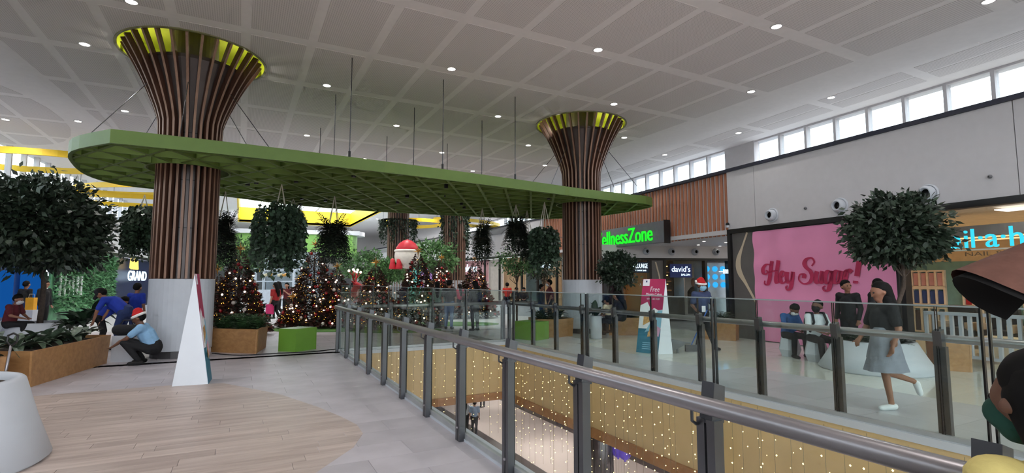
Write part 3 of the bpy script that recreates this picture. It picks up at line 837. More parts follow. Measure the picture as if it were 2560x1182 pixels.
# ------------------------------------------------------------------ yellow ceiling loops
def loop(c, rx, ry, z, rot, label, w=.1, h=.24):
    t = thing('yellow_loop', label, 'ceiling decoration', (c[0], c[1], z), 'yellow oval loops under the ceiling')
    m = MB(); N = 44; V = []; F = []
    for i in range(N):
        a = 2 * pi * i / N
        for (k, zz) in ((1, 0), (1, h), (1 - w / rx, h), (1 - w / rx, 0)):
            x, y = rx * cos(a) * k, ry * sin(a) * (k if k == 1 else 1 - w / ry)
            V.append((x * cos(rot) - y * sin(rot), x * sin(rot) + y * cos(rot), zz))
    for i in range(N):
        k = (i + 1) % N
        for j in range(4): F.append((i * 4 + j, k * 4 + j, k * 4 + (j + 1) % 4, i * 4 + (j + 1) % 4))
    m.add(V, F); m.build('band', M_yellow, t, local=True)
    for i in range(4):
        a = pi / 4 + i * pi / 2; x, y = rx * .97 * cos(a), ry * .97 * sin(a)
        m = MB().tube([(x * cos(rot) - y * sin(rot), x * sin(rot) + y * cos(rot), h), (x * cos(rot) - y * sin(rot), x * sin(rot) + y * cos(rot), CZ - .005 - z)], .012, 5)
        m.build('suspension_wire', M_steel, t, local=True)
p = AT(60, 20); loop(p, 3.4, 1.9, 6.3, -.3, 'yellow oval loop above the big potted tree')
p = AT(345, 25.5); loop(p, 3.3, 1.5, ZH(478, 25.5), -.5, 'upper yellow loop left of the slatted column')
p = AT(330, 27); loop(p, 3.4, 1.9, ZH(506, 27), -.2, 'lower yellow loop left of the slatted column')
p = AT(1030, 38); loop(p, 2.2, 2.6, ZH(562, 38), .2, 'round yellow loop above the vine-topped column')
p = AT(1170, 40); loop(p, 3.4, 1.5, ZH(560, 40), .4, 'yellow loop seen behind the vine-hung column')
# green bulkhead with rounded end under the roof light
gb = struct('trim_2', 'curved green bulkhead far down the mall')
pts = [(-4.5, 49), (7.0, 45.2), (8.4, 45.4), (9.0, 46.4), (8.6, 47.5), (7.4, 48.3), (-4, 56)]
pts = [tuple(p) for p in cat_rom(pts, 5, True)]
MB().prism(pts, 3.75, 5.6).build('bulkhead', mat('bulkhead_green', (120, 164, 80), .5), gb)
MB().prism([(x + .1 * (x - 3), y - .15) for x, y in pts], 5.6, 5.95).build('cornice', M_white, gb)
MB().prism([(-4.5, 49.5), (7.6, 46), (7.4, 48), (-4, 55)], 3.3, 3.75).build('dark_soffit', M_greyp, gb)
# ------------------------------------------------------------------ glass balustrades
def balustrade(name, label, p0, p1, out, posts, rail_off, label_glass=1.6, glass_z=1.6, loc=None):
    # a line of twin-plate posts with a round handrail, tall glass panes clamped outside them
    p0 = np.array(p0, float); p1 = np.array(p1, float); d = (p1 - p0); L = np.linalg.norm(d); d /= L; o = np.array(out, float)
    yaw = atan2(d[1], d[0]); t = thing(name, label, 'railing', (p0[0], p0[1], 0))
    q0 = p0 + o * rail_off; q1 = p1 + o * rail_off
    MB().tube([(q0[0], q0[1], 1.08), (q1[0], q1[1], 1.08)], .043, 16).build('handrail', M_rail, t, smooth=True)
    pm = cm = km = bm = None
    for s in posts:
        c = p0 + d * s; R = yaw
        if pm is None:
            m = MB(); m.box((-.032, 0, .50), (.05, .065, 1.0)); m.box((.032, 0, .50), (.05, .065, 1.0)); m.box((0, .0, .5), (.016, .03, .98))
            pm = m.build('post', M_steel, t, local=True); ob = pm
            e = 1 if (o[0] * -d[1] + o[1] * d[0]) > 0 else -1      # side of the rail in the post's own frame
            m = MB(); m.slab([(-.04, -e * .06, .98), (-.04, -e * .075, 1.16), (-.04, e * .0, 1.185), (-.04, e * .03, .98)], (1, 0, 0), .08)
            cm = m.build('glass_clamp', M_steel, t, local=True)
            m = MB(); a = rail_off * 1.0
            m.tube([(-.05, e * a, 1.04), (-.05, e * a, .985), (-.05, e * (a - .03), .965), (-.05, e * .03, .965)], .0085, 7)
            km = m.build('rail_bracket', M_steel, t, local=True)
            bm = MB().ball((0, e * .036, .14), .014, 8, 5).build('bolt', M_rail, t, local=True)
            obs = (pm, cm, km, bm)
        else: obs = [dup(q, t) for q in (pm, cm, km, bm)]
        for q in obs: q.location = (c[0] - p0[0], c[1] - p0[1], 0); q.rotation_euler = (0, 0, R)
    cuts = sorted(list(posts))
    for a, c in zip(cuts[:-1], cuts[1:]):
        m_ = p0 + d * (a + c) / 2 - o * .055; Lp = c - a - .025
        g = MB().box((m_[0], m_[1], glass_z / 2 + .04), (Lp, .014, glass_z - .06), yaw).build('glass_pane', M_glass, t)
        for sgn in (-1, 1):
            e_ = m_ + d * sgn * (Lp / 2 + .002)
            MB().box((e_[0], e_[1], glass_z / 2 + .04), (.006, .014, glass_z - .06), yaw).build('pane_edge', M_edge, g)
        MB().box((m_[0], m_[1], glass_z + .013), (Lp, .014, .005), yaw).build('pane_edge', mat('glass_top_edge', (150, 160, 158), .2), g)
    c = (p0 + p1) / 2 - o * .055
    MB().box((c[0], c[1], .05), (L, .05, .06), yaw).build('base_channel', mat('base_channel', (176, 178, 180), .4, .4), t)
    return t
near_posts = [13.05 - .99 - k * 1.125 for k in range(14)]
balustrade('balustrade', 'steel and glass balustrade running along the near side of the well', (2.16, 13.18), (2.16, -3.6), (-1, 0), [0.0] + [13.18 - (12.06 - k * 1.125) for k in range(14)], .07)
balustrade('balustrade', 'steel and glass balustrade along the far side of the well', (6.74, 13.0), (6.74, -3.6), (1, 0), [0.0] + [13.0 - (11.66 - k * 1.1) for k in range(14)], .07, glass_z=1.42)
balustrade('balustrade', 'short balustrade across the end of the well before the Christmas trees', (2.16, 13.14), (6.74, 13.14), (0, 1), [0.0, 1.25, 2.34, 3.3, 4.45], .07, glass_z=1.42)

# ------------------------------------------------------------------ curtain lights hanging in the well
M_wire = mat('light_wire', (120, 110, 84), .6)
M_fairy = glow('fairy_bulb', (255, 224, 150), 6)
rng = random.Random(21)
def light_string(x, y, ln):
    t = thing('light_string', 'string of tiny warm fairy lights hanging in the well', 'string lights', (x, y, -.05), 'curtain of fairy lights around the well')
    MB().tube([(x, y, -.05), (x, y, -.05 - ln)], .003, 3).build('wire', M_wire, t)
    m = MB(); z = -.12 - rng.random() * .12
    while z > -.05 - ln:
        m.octa((x + rng.uniform(-.05, .05), y + rng.uniform(-.06, .06), z), rng.choice((.008, .010, .014))); z -= rng.uniform(.12, .26)
    m.build('bulbs', M_fairy, t, kind='stuff')
y = 12.8
while y > .2:
    light_string(VX1 - .10 - rng.random() * .18, y, rng.uniform(2.0, 3.1)); y -= rng.uniform(.13, .26)
x = 2.6
while x < 6.5:
    light_string(x, VY1 - .10 - rng.random() * .12, rng.uniform(1.6, 2.6)); x += rng.uniform(.16, .3)

# ------------------------------------------------------------------ air nozzles
def nozzle(c, nrm, r, label):
    n_ = Vector((nrm[0], nrm[1], 0)).normalized()
    t = thing('air_nozzle', label, 'air vent', c)
    q = Vector((0, 0, 1)).rotation_difference(n_)
    def ring(name, prof, material):
        m = MB().lathe(prof, (0, 0, 0), 24, close=False); o = m.build(name, material, t, local=True, smooth=True); o.rotation_mode = 'QUATERNION'; o.rotation_quaternion = q; return o
    ring('flange', [(r, .0), (r * 1.0, .03), (r * .86, .05), (r * .82, .02)], M_offwhite)
    ring('ball', [(r * .82, .02), (r * .78, .12), (r * .62, .17), (r * .5, .18), (r * .44, .1)], M_offwhite)
    ring('throat', [(r * .46, .12), (r * .44, .0), (0.001, -.001)], M_black)
for px, py, lb in ((1932, 540, 'round white air nozzle on the wall left of three, above the pink banner'), (2101, 515, 'middle round white air nozzle on the wall above the pink banner'), (2322, 482, 'round white air nozzle above the potted tree by the salon')):
    p_ = {1932: 9.39, 2101: 7.42, 2322: 5.49}[px]
    nozzle(wp(p_, 3.56, .005), wn, .2, lb)
def stud(y, z, label):
    t = thing('wall_sensor', label, 'sensor', wp(y, z, 0)); m = MB(); 
    m.ball(wp(y, z, .03), .04, 10, 6); m.build('dome', mat('sensor_grey', (110, 110, 114), .4), t); MB().ball(wp(y, z, .075), .012, 6, 4).build('lens', M_black, t)
stud(8.35, 3.62, 'small grey sensor on the wall between two air nozzles'); stud(4.42, 3.72, 'small grey sensor high on the wall right of the air nozzles')
p_ = wp(10.98, 3.42, .0)
t = thing('security_camera', 'small black dome security camera on the corner of the wall', 'camera', p_)
MB().ball(wp(10.98, 3.46, .07), .06, 12, 8).build('dome', M_black, t, smooth=True); MB().lathe([(.05, -.1), (.05, -.03)], wp(10.98, 3.46, .07), 12).build('bracket', M_offwhite, t)

# ------------------------------------------------------------------ pink banner
M_pink = mat('pink_banner', (240, 152, 194), .6, vary=.06, scale=.9, bump=.0)
M_red = mat('banner_crimson', (186, 44, 88), .6)
bn = thing('pink_banner', 'large pink banner lettered in crimson script, hung on the grey hoarding', 'banner', wp(8.3, 0, 0))
m = MB(); NX, NZ = 48, 40; V = []; F = []
by0, by1, bz0, bz1 = 10.12, 6.25, .02, 3.15
for j in range(NZ + 1):
    for i in range(NX + 1):
        u, v = i / NX, j / NZ
        off = .0 + .012
        # drapes gathered towards the upper corner
        rr = hypot(u * 1.25, (1 - v)); off += .036 * sin(rr * 24) * max(0, 1 - rr * 1.7) + .010 * sin(u * 23 + v * 4) * (.3 + .7 * (1 - v)) * .35 + .006 * sin(v * 31 + u * 9) * max(0, 1 - u * 2)
        V.append(wp(by0 + (by1 - by0) * u, bz0 + (bz1 - bz0) * v, off - .03))
for j in range(NZ):
    for i in range(NX): F.append((j * (NX + 1) + i, j * (NX + 1) + i + 1, (j + 1) * (NX + 1) + i + 1, (j + 1) * (NX + 1) + i))
m.add(V, F); m.build('banner_cloth', M_pink, bn, smooth=True)
STROKES = {
 'letter_h': [[(.62, 1.62), (.2, 1.66), (-.12, 1.3), (-.08, .9), (.2, .82), (.32, 1.05), (.15, 1.15)], [(.78, 1.95), (.62, 1.2), (.47, .35), (.25, -.12), (-.02, -.05), (.02, .22)], [(1.4, 2.0), (1.24, 1.2), (1.08, .35), (1.15, .02), (1.38, .12)], [(.3, .92), (.8, 1.05), (1.28, 1.1)]],
 'letter_e': [[(1.5, .5), (1.8, .62), (1.92, .9), (1.74, 1.02), (1.54, .75), (1.5, .3), (1.68, .0), (1.92, .1), (2.1, .35)]],
 'letter_y': [[(2.16, .98), (2.08, .4), (2.22, .04), (2.48, .3), (2.66, .98)], [(2.66, .98), (2.54, .2), (2.38, -.42), (2.1, -.58), (1.96, -.36), (2.14, -.24)]],
 'letter_s': [[(4.28, 1.42), (4.5, 1.75), (4.3, 2.08), (3.88, 2.0), (3.68, 1.65), (3.82, 1.3), (4.16, .95), (4.28, .5), (4.02, .06), (3.52, -.04), (3.16, .28), (3.26, .72), (3.6, .72), (3.58, .42)]],
 'letter_u': [[(4.68, .98), (4.54, .4), (4.66, .02), (4.92, .25), (5.12, .98)], [(5.12, .98), (4.98, .3), (5.06, .02), (5.24, .2)]],
 'letter_g': [[(5.8, .82), (5.56, 1.0), (5.32, .68), (5.28, .22), (5.46, .0), (5.66, .25), (5.86, .98)], [(5.86, .98), (5.7, .1), (5.5, -.5), (5.2, -.6), (5.08, -.36), (5.28, -.22)]],
 'letter_a': [[(6.46, .82), (6.2, 1.0), (5.98, .68), (5.94, .22), (6.1, .0), (6.32, .25), (6.52, .98)], [(6.52, .98), (6.38, .3), (6.46, .02), (6.64, .2)]],
 'letter_r': [[(6.7, .85), (6.9, 1.0), (6.82, .5), (6.72, .0)], [(6.8, .5), (6.95, .9), (7.1, 1.05), (7.3, .86)]],
 'exclamation_mark': [[(7.92, 2.0), (7.76, 1.3), (7.62, .55)]],
}
def wall_stroke(mb, pts, sx, sz, y_start, z_base, thick, thin, off, t=.004):
    q = cat_rom(pts, 7); Lp = []; Rp = []
    for i, p in enumerate(q):
        a, c = q[max(0, i - 1)], q[min(len(q) - 1, i + 1)]; d = c - a; d = d / max(1e-6, np.linalg.norm(d))
        w = thin + (thick - thin) * max(0.0, -d[1]) ** 1.5
        nr = np.array([-d[1], d[0]]); Lp.append(p + nr * w / 2); Rp.append(p - nr * w / 2)
    f = lambda p: wp(y_start - p[0] * sx, z_base + p[1] * sz, off)
    for i in range(len(q) - 1): mb.slab([f(Lp[i]), f(Rp[i]), f(Rp[i + 1]), f(Lp[i + 1])], (wn[0], wn[1], 0), t)
for nm, st in STROKES.items():
    m = MB()
    for s in st: wall_stroke(m, s, .345, .315, 9.74, 1.65, .36, .13, .012)
    if nm == 'exclamation_mark': md = MB(); wall_stroke(md, [(7.52, .2), (7.5, .0)], .345, .315, 9.74, 1.65, .34, .34, .012)
    m.build(nm, M_red, bn)
md.build('exclamation_dot', M_red, bn)

# ------------------------------------------------------------------ lettered sign on the slats
sg = thing('shop_sign', 'grey sign box with glowing green letters on the slatted wall', 'sign', wp(16.6, 3.5, 0))
wbox(MB(), 13.72, 20.3, 3.1, 3.88, .03, .27).build('sign_box', mat('sign_grey', (128, 128, 136), .5), sg)
wbox(MB(), 13.70, 13.72, 3.06, 3.9, .02, .29).build('end_cap', M_black, sg)
M_neon = glow('green_letters', (40, 255, 50), 1.15)
o_ = wp(18.5, 3.2, .272)
text('sign_letters', 'WellnessZone', o_, (-wd[0], -wd[1], 0), (0, 0, 1), 4.15, .58, .04, M_neon, sg)

# ------------------------------------------------------------------ recess with three small shops
A_ = np.array([14.58, 16.39]); B_ = np.array([18.22, 15.04]); rd = (B_ - A_) / np.linalg.norm(B_ - A_); rn = np.array([rd[1], -rd[0]]); rn = -rn if np.dot(rn, -A_) < 0 else rn
RS = struct('wall_recess', 'set-back shopfronts under the slatted wall')
def rp(s, z, off=0.0): q = A_ + rd * s + rn * off; return (q[0], q[1], z)
def rbox(mb, s0, s1, z0, z1, o0, o1): return mb.prism([rp(s0, 0, o0)[:2], rp(s1, 0, o0)[:2], rp(s1, 0, o1)[:2], rp(s0, 0, o1)[:2]], z0, z1)
def sx(px): return float(np.dot(ON_LINE(px, A_, rd) - A_, rd))
RT = 2.66
S0, S1 = sx(1500) - .3, 7.0
rbox(MB(), S0, S1, RT, 3.2, -.2, 0).build('bulkhead', M_white, RS)
rbox(MB(), S0, S1, RT - .1, RT, -.25, .02).build('frame_rail', M_black, RS)
MB().prism([wp(11.0, 0, .0)[:2], wp(24.2, 0, .0)[:2], (20, 24.2), (22, 11.0)], 3.16, 3.3).build('soffit', M_white, RS)
for px in (1513, 1627, 1663, 1766, 1824):
    s = sx(px); rbox(MB(), s - .05, s + .05, 0, RT - .1, -.25, .02).build('frame_post', M_black, RS)
s0, s1 = sx(1630), sx(1660)
rbox(MB(), s0, s1, 0, RT - .1, -.2, -.02).build('grey_panel', M_greyp, RS)
m = MB()
for (a, c) in (((.15, 2.5), (.3, 1.9)), ((.3, 1.9), (.34, 1.4)), ((.34, 1.4), (.22, .9))):
    m.slab([rp(s0 + a[0], a[1], -.018), rp(s0 + a[0] + .06, a[1], -.018), rp(s0 + c[0] + .06, c[1], -.018), rp(s0 + c[0], c[1], -.018)], (rn[0], rn[1], 0), .006)
m.build('tan_strip', M_tan, RS)
# interiors: floor-to-ceiling boxes behind each front
def interior(px0, px1, depth, wall_m, side_m, ceil_m):
    s0, s1 = sx(px0), sx(px1)
    rbox(MB(), s0, s1, 0, RT, -depth - .1, -depth).build('shop_back_wall', wall_m, RS)
    rbox(MB(), s0 - .05, s0, 0, RT, -depth, -.25).build('shop_side_wall', side_m, RS)
    rbox(MB(), s1, s1 + .05, 0, RT, -depth, -.25).build('shop_side_wall', side_m, RS)
    rbox(MB(), s0, s1, RT, RT + .05, -depth, -.2).build('shop_ceiling', ceil_m, RS)
    return s0, s1
M_orange = mat('warm_timber_wall', (176, 126, 84), .5); M_dkwall = mat('charcoal_wall', (62, 54, 50), .5)
a, c = interior(1513, 1627, 3.0, M_orange, M_orange, M_white)
for q in (.35, .7):
    rbox(MB(), a + (c - a) * q, a + (c - a) * q + .07, .1, 2.3, -2.95, -2.9).build('light_strip', glow('warm_strip', (255, 236, 170), 3), RS)
rbox(MB(), a + (c - a) * .55, a + (c - a) * .7, 0, 2.4, -2.98, -2.6).build('hedge_panel', mat('moss_panel', (66, 92, 36), .9, bump=.8), RS)
a, c = interior(1663, 1766, 3.0, M_dkwall, M_orange, mat('warm_ceiling', (206, 176, 140), .6))
for k in range(3):
    for j in range(2):
        z0 = 1.25 + k * .42; ss = a + .45 + j * .55
        rbox(MB(), ss, ss + .45, z0, z0 + .06, -2.9, -2.6).build('shelf', M_orange, RS)
        rbox(MB(), ss + .04, ss + .4, z0 + .3, z0 + .33, -2.88, -2.85).build('shelf_light', glow('shelf_glow', (255, 200, 120), 4), RS)
rbox(MB(), a + .2, a + 1.4, 0, 1.0, -1.6, -1.0).build('counter', M_dkwall, RS)
pz = a + (c - a) * .72
rbox(MB(), pz, pz + .85, .2, 2.3, -1.0, -.96).build('poster_board', mat('poster_backdrop', (196, 180, 168), .6), RS)
m = MB(); m.slab([rp(pz + .42 + .3 * q[0], q[1], -.955) for q in ((-1, .3), (1, .3), (1.0, 1.25), (.55, 1.42), (.2, 1.48), (-.2, 1.48), (-.55, 1.42), (-1.0, 1.25))], (rn[0], rn[1], 0), .006); m.build('printed_shirt', mat('poster_dark', (48, 40, 38), .7), RS)
m = MB(); m.slab([rp(pz + .42 + .13 * cos(t_), 1.66 + .19 * sin(t_), -.955) for t_ in np.linspace(0, 2 * pi, 15)[:-1]], (rn[0], rn[1], 0), .006); m.build('printed_face', mat('poster_skin', (160, 112, 88), .7), RS)
a, c = interior(1766, 1890, 3.0, mat('pale_blue_wall', (176, 192, 206), .4), mat('blue_side', (120, 160, 190), .4), mat('violet_ceiling', (190, 180, 220), .5))
M_bluedot = glow('blue_disc', (40, 180, 255), 1.1)
for k in range(3):
    for j in range(6):
        cx_ = a + .3 + j * .36; cz_ = .95 + k * .34
        m = MB(); m.slab([rp(cx_ + .12 * cos(t_), cz_ + .6 + .12 * sin(t_), -.5) for t_ in np.linspace(0, 2 * pi, 15)[:-1]], (rn[0], rn[1], 0), .03); m.build('blue_disc', M_bluedot, RS)
rbox(MB(), a + .12, a + 2.4, 0, 2.5, -.54, -.51).build('white_screen', mat('display_wall', (206, 212, 220), .3), RS)
for px0, px1 in ((1515, 1625), (1665, 1764), (1768, 1822)):
    s0, s1 = sx(px0), sx(px1); rbox(MB(), s0, s1, .02, RT - .1, -.12, -.108).build('shop_window', M_pane, RS)
for i, (px, lb) in enumerate(((1617, 'first'), (1681, 'second'), (1739, 'third'), (1792, 'fourth'))):
    nozzle(rp(sx(px), 2.93, .005), rn, .15, lb + ' air nozzle from the tree, in the row above the set-back shops')
for (px, py) in ((1760, 603), (1746, 612), (1800, 615), (1815, 606)):
    q = G(px, py, 3.158)
    t = thing('soffit_downlight', 'small round downlight in the low soffit of the recess', 'downlight', tuple(q), 'downlights in the recess soffit')
    MB().lathe([(.05, -.006), (.09, -.006), (.09, 0)], (0, 0, 0), 16, close=False).build('trim_ring', M_white, t, local=True)
    MB().lathe([(.06, -.005), (.06, -.001)], (0, 0, 0), 16).build('lens', MATS['downlight_lens'], t, local=True)
ld = bpy.data.lights.new('recess_lamp', 'SPOT'); ld.energy = 60; ld.spot_size = radians(150); ld.spot_blend = 1; ld.shadow_soft_size = .15; ld.color = (1, .93, .85)
for k in (1561, 1715, 1800):
    q = rp(sx(k), RT - .15, -1.3); lo = bpy.data.objects.new('recess_lamp', ld); COL.objects.link(lo); lo.location = q
# signs over the small shops
def recess_sign(label, px0, px1, z0, z1, body, sub, mbox, mtxt, lines=True):
    s0, s1 = sx(px0), sx(px1); t = thing('shop_sign', label, 'sign', rp((s0 + s1) / 2, z0, .03))
    rbox(MB(), s0, s1, z0, z1, -.06, .0).build('sign_board', mbox, t)
    w = (s1 - s0) * .86; h = z1 - z0
    text('sign_letters', body, rp(s0 + (s1 - s0) * .07, z0 + h * .42, .004), (rd[0], rd[1], 0), (0, 0, 1), w, h * .42, .01, mtxt, t)
    text('sign_subtitle', sub[0], rp(s0 + (s1 - s0) * sub[1], z0 + h * .14, .004), (rd[0], rd[1], 0), (0, 0, 1), w * sub[2], h * .14, .01, mtxt, t)
M_wlet = glow('white_letters', (215, 240, 255), 2.2)
recess_sign('blue sign with white glowing letters behind the small potted tree', 1560, 1624, 2.05, 2.5, 'BROW LOUNGE', ('& WAX BAR', .45, .5), mat('sign_darkblue', (24, 40, 62), .5), M_wlet)
recess_sign('dark blue salon sign with white lower-case letters', 1676, 1730, 1.86, 2.42, "david's", ('SALON', .5, .48), mat('sign_blue', (18, 38, 96), .5, emit=.12), M_wlet)
t = thing('shop_sign', 'small glowing white lettering over the blue display', 'sign', rp(sx(1800), 2.05, .0))
MB().lathe([(.07, 0), (.1, 0), (.1, .02), (.07, .02)], rp(sx(1804), 2.1, .02), 14, close=False).build('round_mark', M_wlet, t)
m = MB()
for k in range(4): rbox(m, sx(1809) + k * .09, sx(1809) + k * .09 + .055, 2.03, 2.2, -.01, .01)
m.build('letter_strokes', M_wlet, t)

# ------------------------------------------------------------------ nail salon
NS = struct('wall_salon', 'open-fronted nail salon interior')
M_cream = mat('cream_wall', (226, 200, 164), .6); M_teal = mat('teal_joinery', (112, 150, 146), .6); M_creamf = mat('cream_joinery', (222, 206, 184), .5)
def sb(nm, y0, y1, z0, z1, o0, o1, m_): return wbox(MB(), y0, y1, z0, z1, o0, o1).build(nm, m_, NS)
sb('back_wall', -7, 10.2, 0, FRZ, -6.4, -6.2, M_cream); sb('side_wall', 10.2, 10.26, 0, FRZ, -6.3, -.2, M_cream)
sb('salon_ceiling', -7, 10.2, FRZ - .06, FRZ, -6.3, -.2, M_creamf)
sb('salon_floor', -7, 10.1, -.003, .004, -6.3, -1.4, mat('cream_floor', (206, 190, 170), .3))
for k in range(7): sb('ceiling_light', -5 + k * 1.55, -4.4 + k * 1.55, FRZ - .12, FRZ - .1, -1.6, -1.1, glow('salon_panel', (255, 250, 244), 1.6))
for k in range(5): sb('cove_strip', -7, 10.1, 2.66 + k * .11, 2.69 + k * .11, -2.6 - k * .7, -2.5 - k * .7, glow('cove_glow', (255, 214, 150), 1.2))
sb('dropped_beam', -7, 6.08, 2.72, 2.95, -1.9, -1.7, mat('grey_beam', (150, 146, 142), .5))
sb('teal_panel', 3.2, 9.9, 0, 2.3, -6.2, -6.1, M_teal)
rr = random.Random(5); pc = [mat('polish_%d' % k, c, .3) for k, c in enumerate(((170, 44, 52), (40, 70, 130), (200, 150, 150), (60, 50, 52), (150, 30, 60)))]
for b_ in range(4):
    y0 = 4.3 + b_ * 1.38
    for zz, zh in ((.1, .75), (.95, .5), (1.5, .5)):
        sb('cabinet_frame', y0, y0 + .95, zz, zz + .05, -6.1, -6.0, M_creamf); sb('cabinet_frame', y0, y0 + .95, zz + zh, zz + zh + .05, -6.1, -6.0, M_creamf)
        for q in range(5):
            sb('cabinet_upright', y0 + q * .225, y0 + q * .225 + .05, zz, zz + zh, -6.1, -6.0, M_creamf)
            if q < 4: sb('polish_row', y0 + q * .225 + .06, y0 + q * .225 + .21, zz + .06, zz + zh * .92, -6.09, -6.04, pc[(2 if zz > 1.4 else (0 if b_ in (1, 2) else 1)) if zz > .5 else 3])
def salon_chair(y, off, label):
    t = thing('salon_chair', label, 'armchair', wp(y, 0, off), 'salon armchairs')
    mt = mat('salon_leather', (58, 54, 54), .5); c = wp(y, 0, off)
    MB().lathe([(.25, 0), (.25, .04), (.06, .06), (.06, .3)], c, 14).build('base', M_steel, t)
    MB().box((c[0], c[1], .4), (.6, .6, .2), WYAW).build('seat', mt, t)
    q = wp(y, 0, off - .3); MB().box((q[0], q[1], .75), (.62, .14, .62), WYAW, (radians(-12), 0)).build('backrest', mt, t)
    for s in (-.3, .3):
        q = wp(y + s, 0, off); MB().box((q[0], q[1], .55), (.1, .5, .2), WYAW).build('armrest', mat('salon_arm', (176, 150, 122), .6), t)
for k, (y, o) in enumerate(((7.0, -3.7), (6.15, -3.7), (5.3, -3.7), (4.4, -3.7))): salon_chair(y, o, ('first', 'second', 'third', 'fourth')[k] + ' dark salon armchair from the banner end of the nail salon')
def salon_table(y, off, lb):
    c = wp(y, 0, off); t = thing('manicure_table', lb, 'table', c)
    MB().box((c[0], c[1], .42), (.9, .5, .05), WYAW).build('table_top', M_creamf, t); MB().box((c[0], c[1], .2), (.8, .4, .4), WYAW).build('table_base', M_tan, t)
salon_table(5.4, -2.4, 'low cream manicure table behind the salon railing'); salon_table(3.9, -2.5, 'low cream manicure table in the middle of the nail salon')
# white picket rail at the salon front
t = thing('picket_rail', 'low white picket railing with ball-topped post before the nail salon', 'railing', wp(5.2, 0, -.5))
wbox(MB(), 4.25, 6.0, .98, 1.05, -.55, -.45).build('top_rail', M_offwhite, t); wbox(MB(), 4.25, 6.0, .12, .18, -.55, -.45).build('bottom_rail', M_offwhite, t)
for k in range(11): wbox(MB(), 4.35 + k * .16, 4.41 + k * .16, .18, .98, -.53, -.47).build('picket', M_offwhite, t)
wbox(MB(), 4.12, 4.27, 0, 1.12, -.58, -.42).build('newel_post', M_offwhite, t); MB().ball(wp(4.2, 1.2, -.5), .07, 12, 8).build('ball_finial', M_offwhite, t, smooth=True)
# salon lettering
t = thing('shop_sign', 'glowing turquoise lettering over the nail salon entrance', 'sign', wp(4.2, 2.3, -.05))
M_cyan = glow('turquoise_letters', (60, 205, 235), 1.3)
text('sign_letters', 'nail·a·holics', wp(5.42, 2.36, -.06), (-wd[0], -wd[1], 0), (0, 0, 1), 2.35, .38, .04, M_cyan, t)
text('sign_subtitle', 'NAIL SALON & SPA', wp(4.95, 2.2, -.05), (-wd[0], -wd[1], 0), (0, 0, 1), 1.75, .085, .01, mat('brown_letters', (120, 96, 70), .5), t)
wbox(MB(), 2.2, 5.9, 2.31, 2.34, -.1, -.06).build('sign_bar', M_creamf, t)
c = wp(4.35, 2.83, -1.66); m = MB(); m.ball(c, .085, 14, 8)
t = thing('sun_emblem', 'grey half-sun emblem on the beam over the salon sign', 'emblem', c); m.build('disc', mat('emblem_grey', (126, 120, 116), .5), t, smooth=True)
for k in range(9):
    a = pi * k / 8; q0 = wp(4.35 + .13 * cos(a), 2.83 + .13 * sin(a), -1.66); q1 = wp(4.35 + .18 * cos(a), 2.83 + .18 * sin(a), -1.66)
    MB().tube([q0, q1], .012, 5).build('sun_ray', MATS['emblem_grey'], t)
ld = bpy.data.lights.new('salon_lamp', 'SPOT'); ld.energy = 150; ld.spot_size = radians(160); ld.spot_blend = 1; ld.shadow_soft_size = .3; ld.color = (1, .86, .68)
for (y, o) in ((7.5, -3.5), (4.0, -3), (-1, -3)):
    lo = bpy.data.objects.new('salon_lamp', ld); COL.objects.link(lo); lo.location = wp(y, FRZ - .2, o)

# ------------------------------------------------------------------ shops along the far right wall and left wall
FS = struct('wall_far_shops', 'row of shopfronts further along the mall')
def along(line, y):
    for a, c in zip(line[:-1], line[1:]):
        if a[1] <= y <= c[1]:
            t = (y - a[1]) / (c[1] - a[1]); d = np.array(c) - np.array(a); d = d / hypot(*d); return np.array([a[0] + (c[0] - a[0]) * t, y]), d
rl = [(WX(16.0), 16.0)] + far_line
def shopfront(y0, y1, m_, nm='shopfront', z1=FRZ - .14, off=.0, line=rl, sgn=-1, z0=0.0):
    a, d = along(line, y0); c, d2 = along(line, y1); n_ = np.array([-d[1], d[0]]) * sgn
    MB().prism([tuple(a + n_ * off), tuple(c + n_ * off), tuple(c + n_ * (off + .1)), tuple(a + n_ * (off + .1))], z0, z1).build(nm, m_, FS)
cols = [(17.2, 19.4, 'dark', (36, 34, 36)), (19.4, 22.6, 'grey', (140, 136, 134)), (22.6, 24.8, 'wood', (176, 140, 100)), (24.8, 26.6, 'slate', (70, 84, 84)), (26.6, 29.5, 'beige', (196, 160, 120)),
        (29.5, 31.5, 'ivory', (206, 196, 186)), (31.5, 35.2, 'rose', (190, 130, 134)), (35.2, 37.4, 'aqua', (128, 190, 204)), (37.4, 40, 'fern', (40, 84, 66)), (40, 43.5, 'lilac', (150, 110, 170)), (43.5, 47, 'mint', (96, 190, 180)), (47, 53, 'grey2', (130, 130, 140)), (53, 64.5, 'blush', (180, 150, 150))]
for y0, y1, nm, c in cols:
    shopfront(y0 + .06, y1 - .06, mat('front_' + nm, c, .4), off=.3)
    shopfront(y0 - .06, y0 + .06, M_black, 'frame_post', off=0)
t = thing('shop_sign', 'white glowing script sign over the rose shopfront', 'sign', (13.9, 33.5, 2.7)); a, d = along(rl, 35.0)
text('sign_letters', 'Selena', (a[0] - .05, a[1], 2.35), (-d[0], -d[1], 0), (0, 0, 1), 2.6, .55, .04, M_wlet, t, shear=.3)
t = thing('shop_sign', 'pale blue glowing sign over the dark shopfront behind hanging ivy', 'sign', (14.4, 23.5, 2.5)); a, d = along(rl, 25.2)
m = MB()
for k in range(6): p_ = a - d * (.25 + k * .3); m.box((p_[0] - .04, p_[1], 2.55), (.05, .2, .22 + .1 * (k % 2)), 0)
m.build('letter_strokes', M_wlet, t)
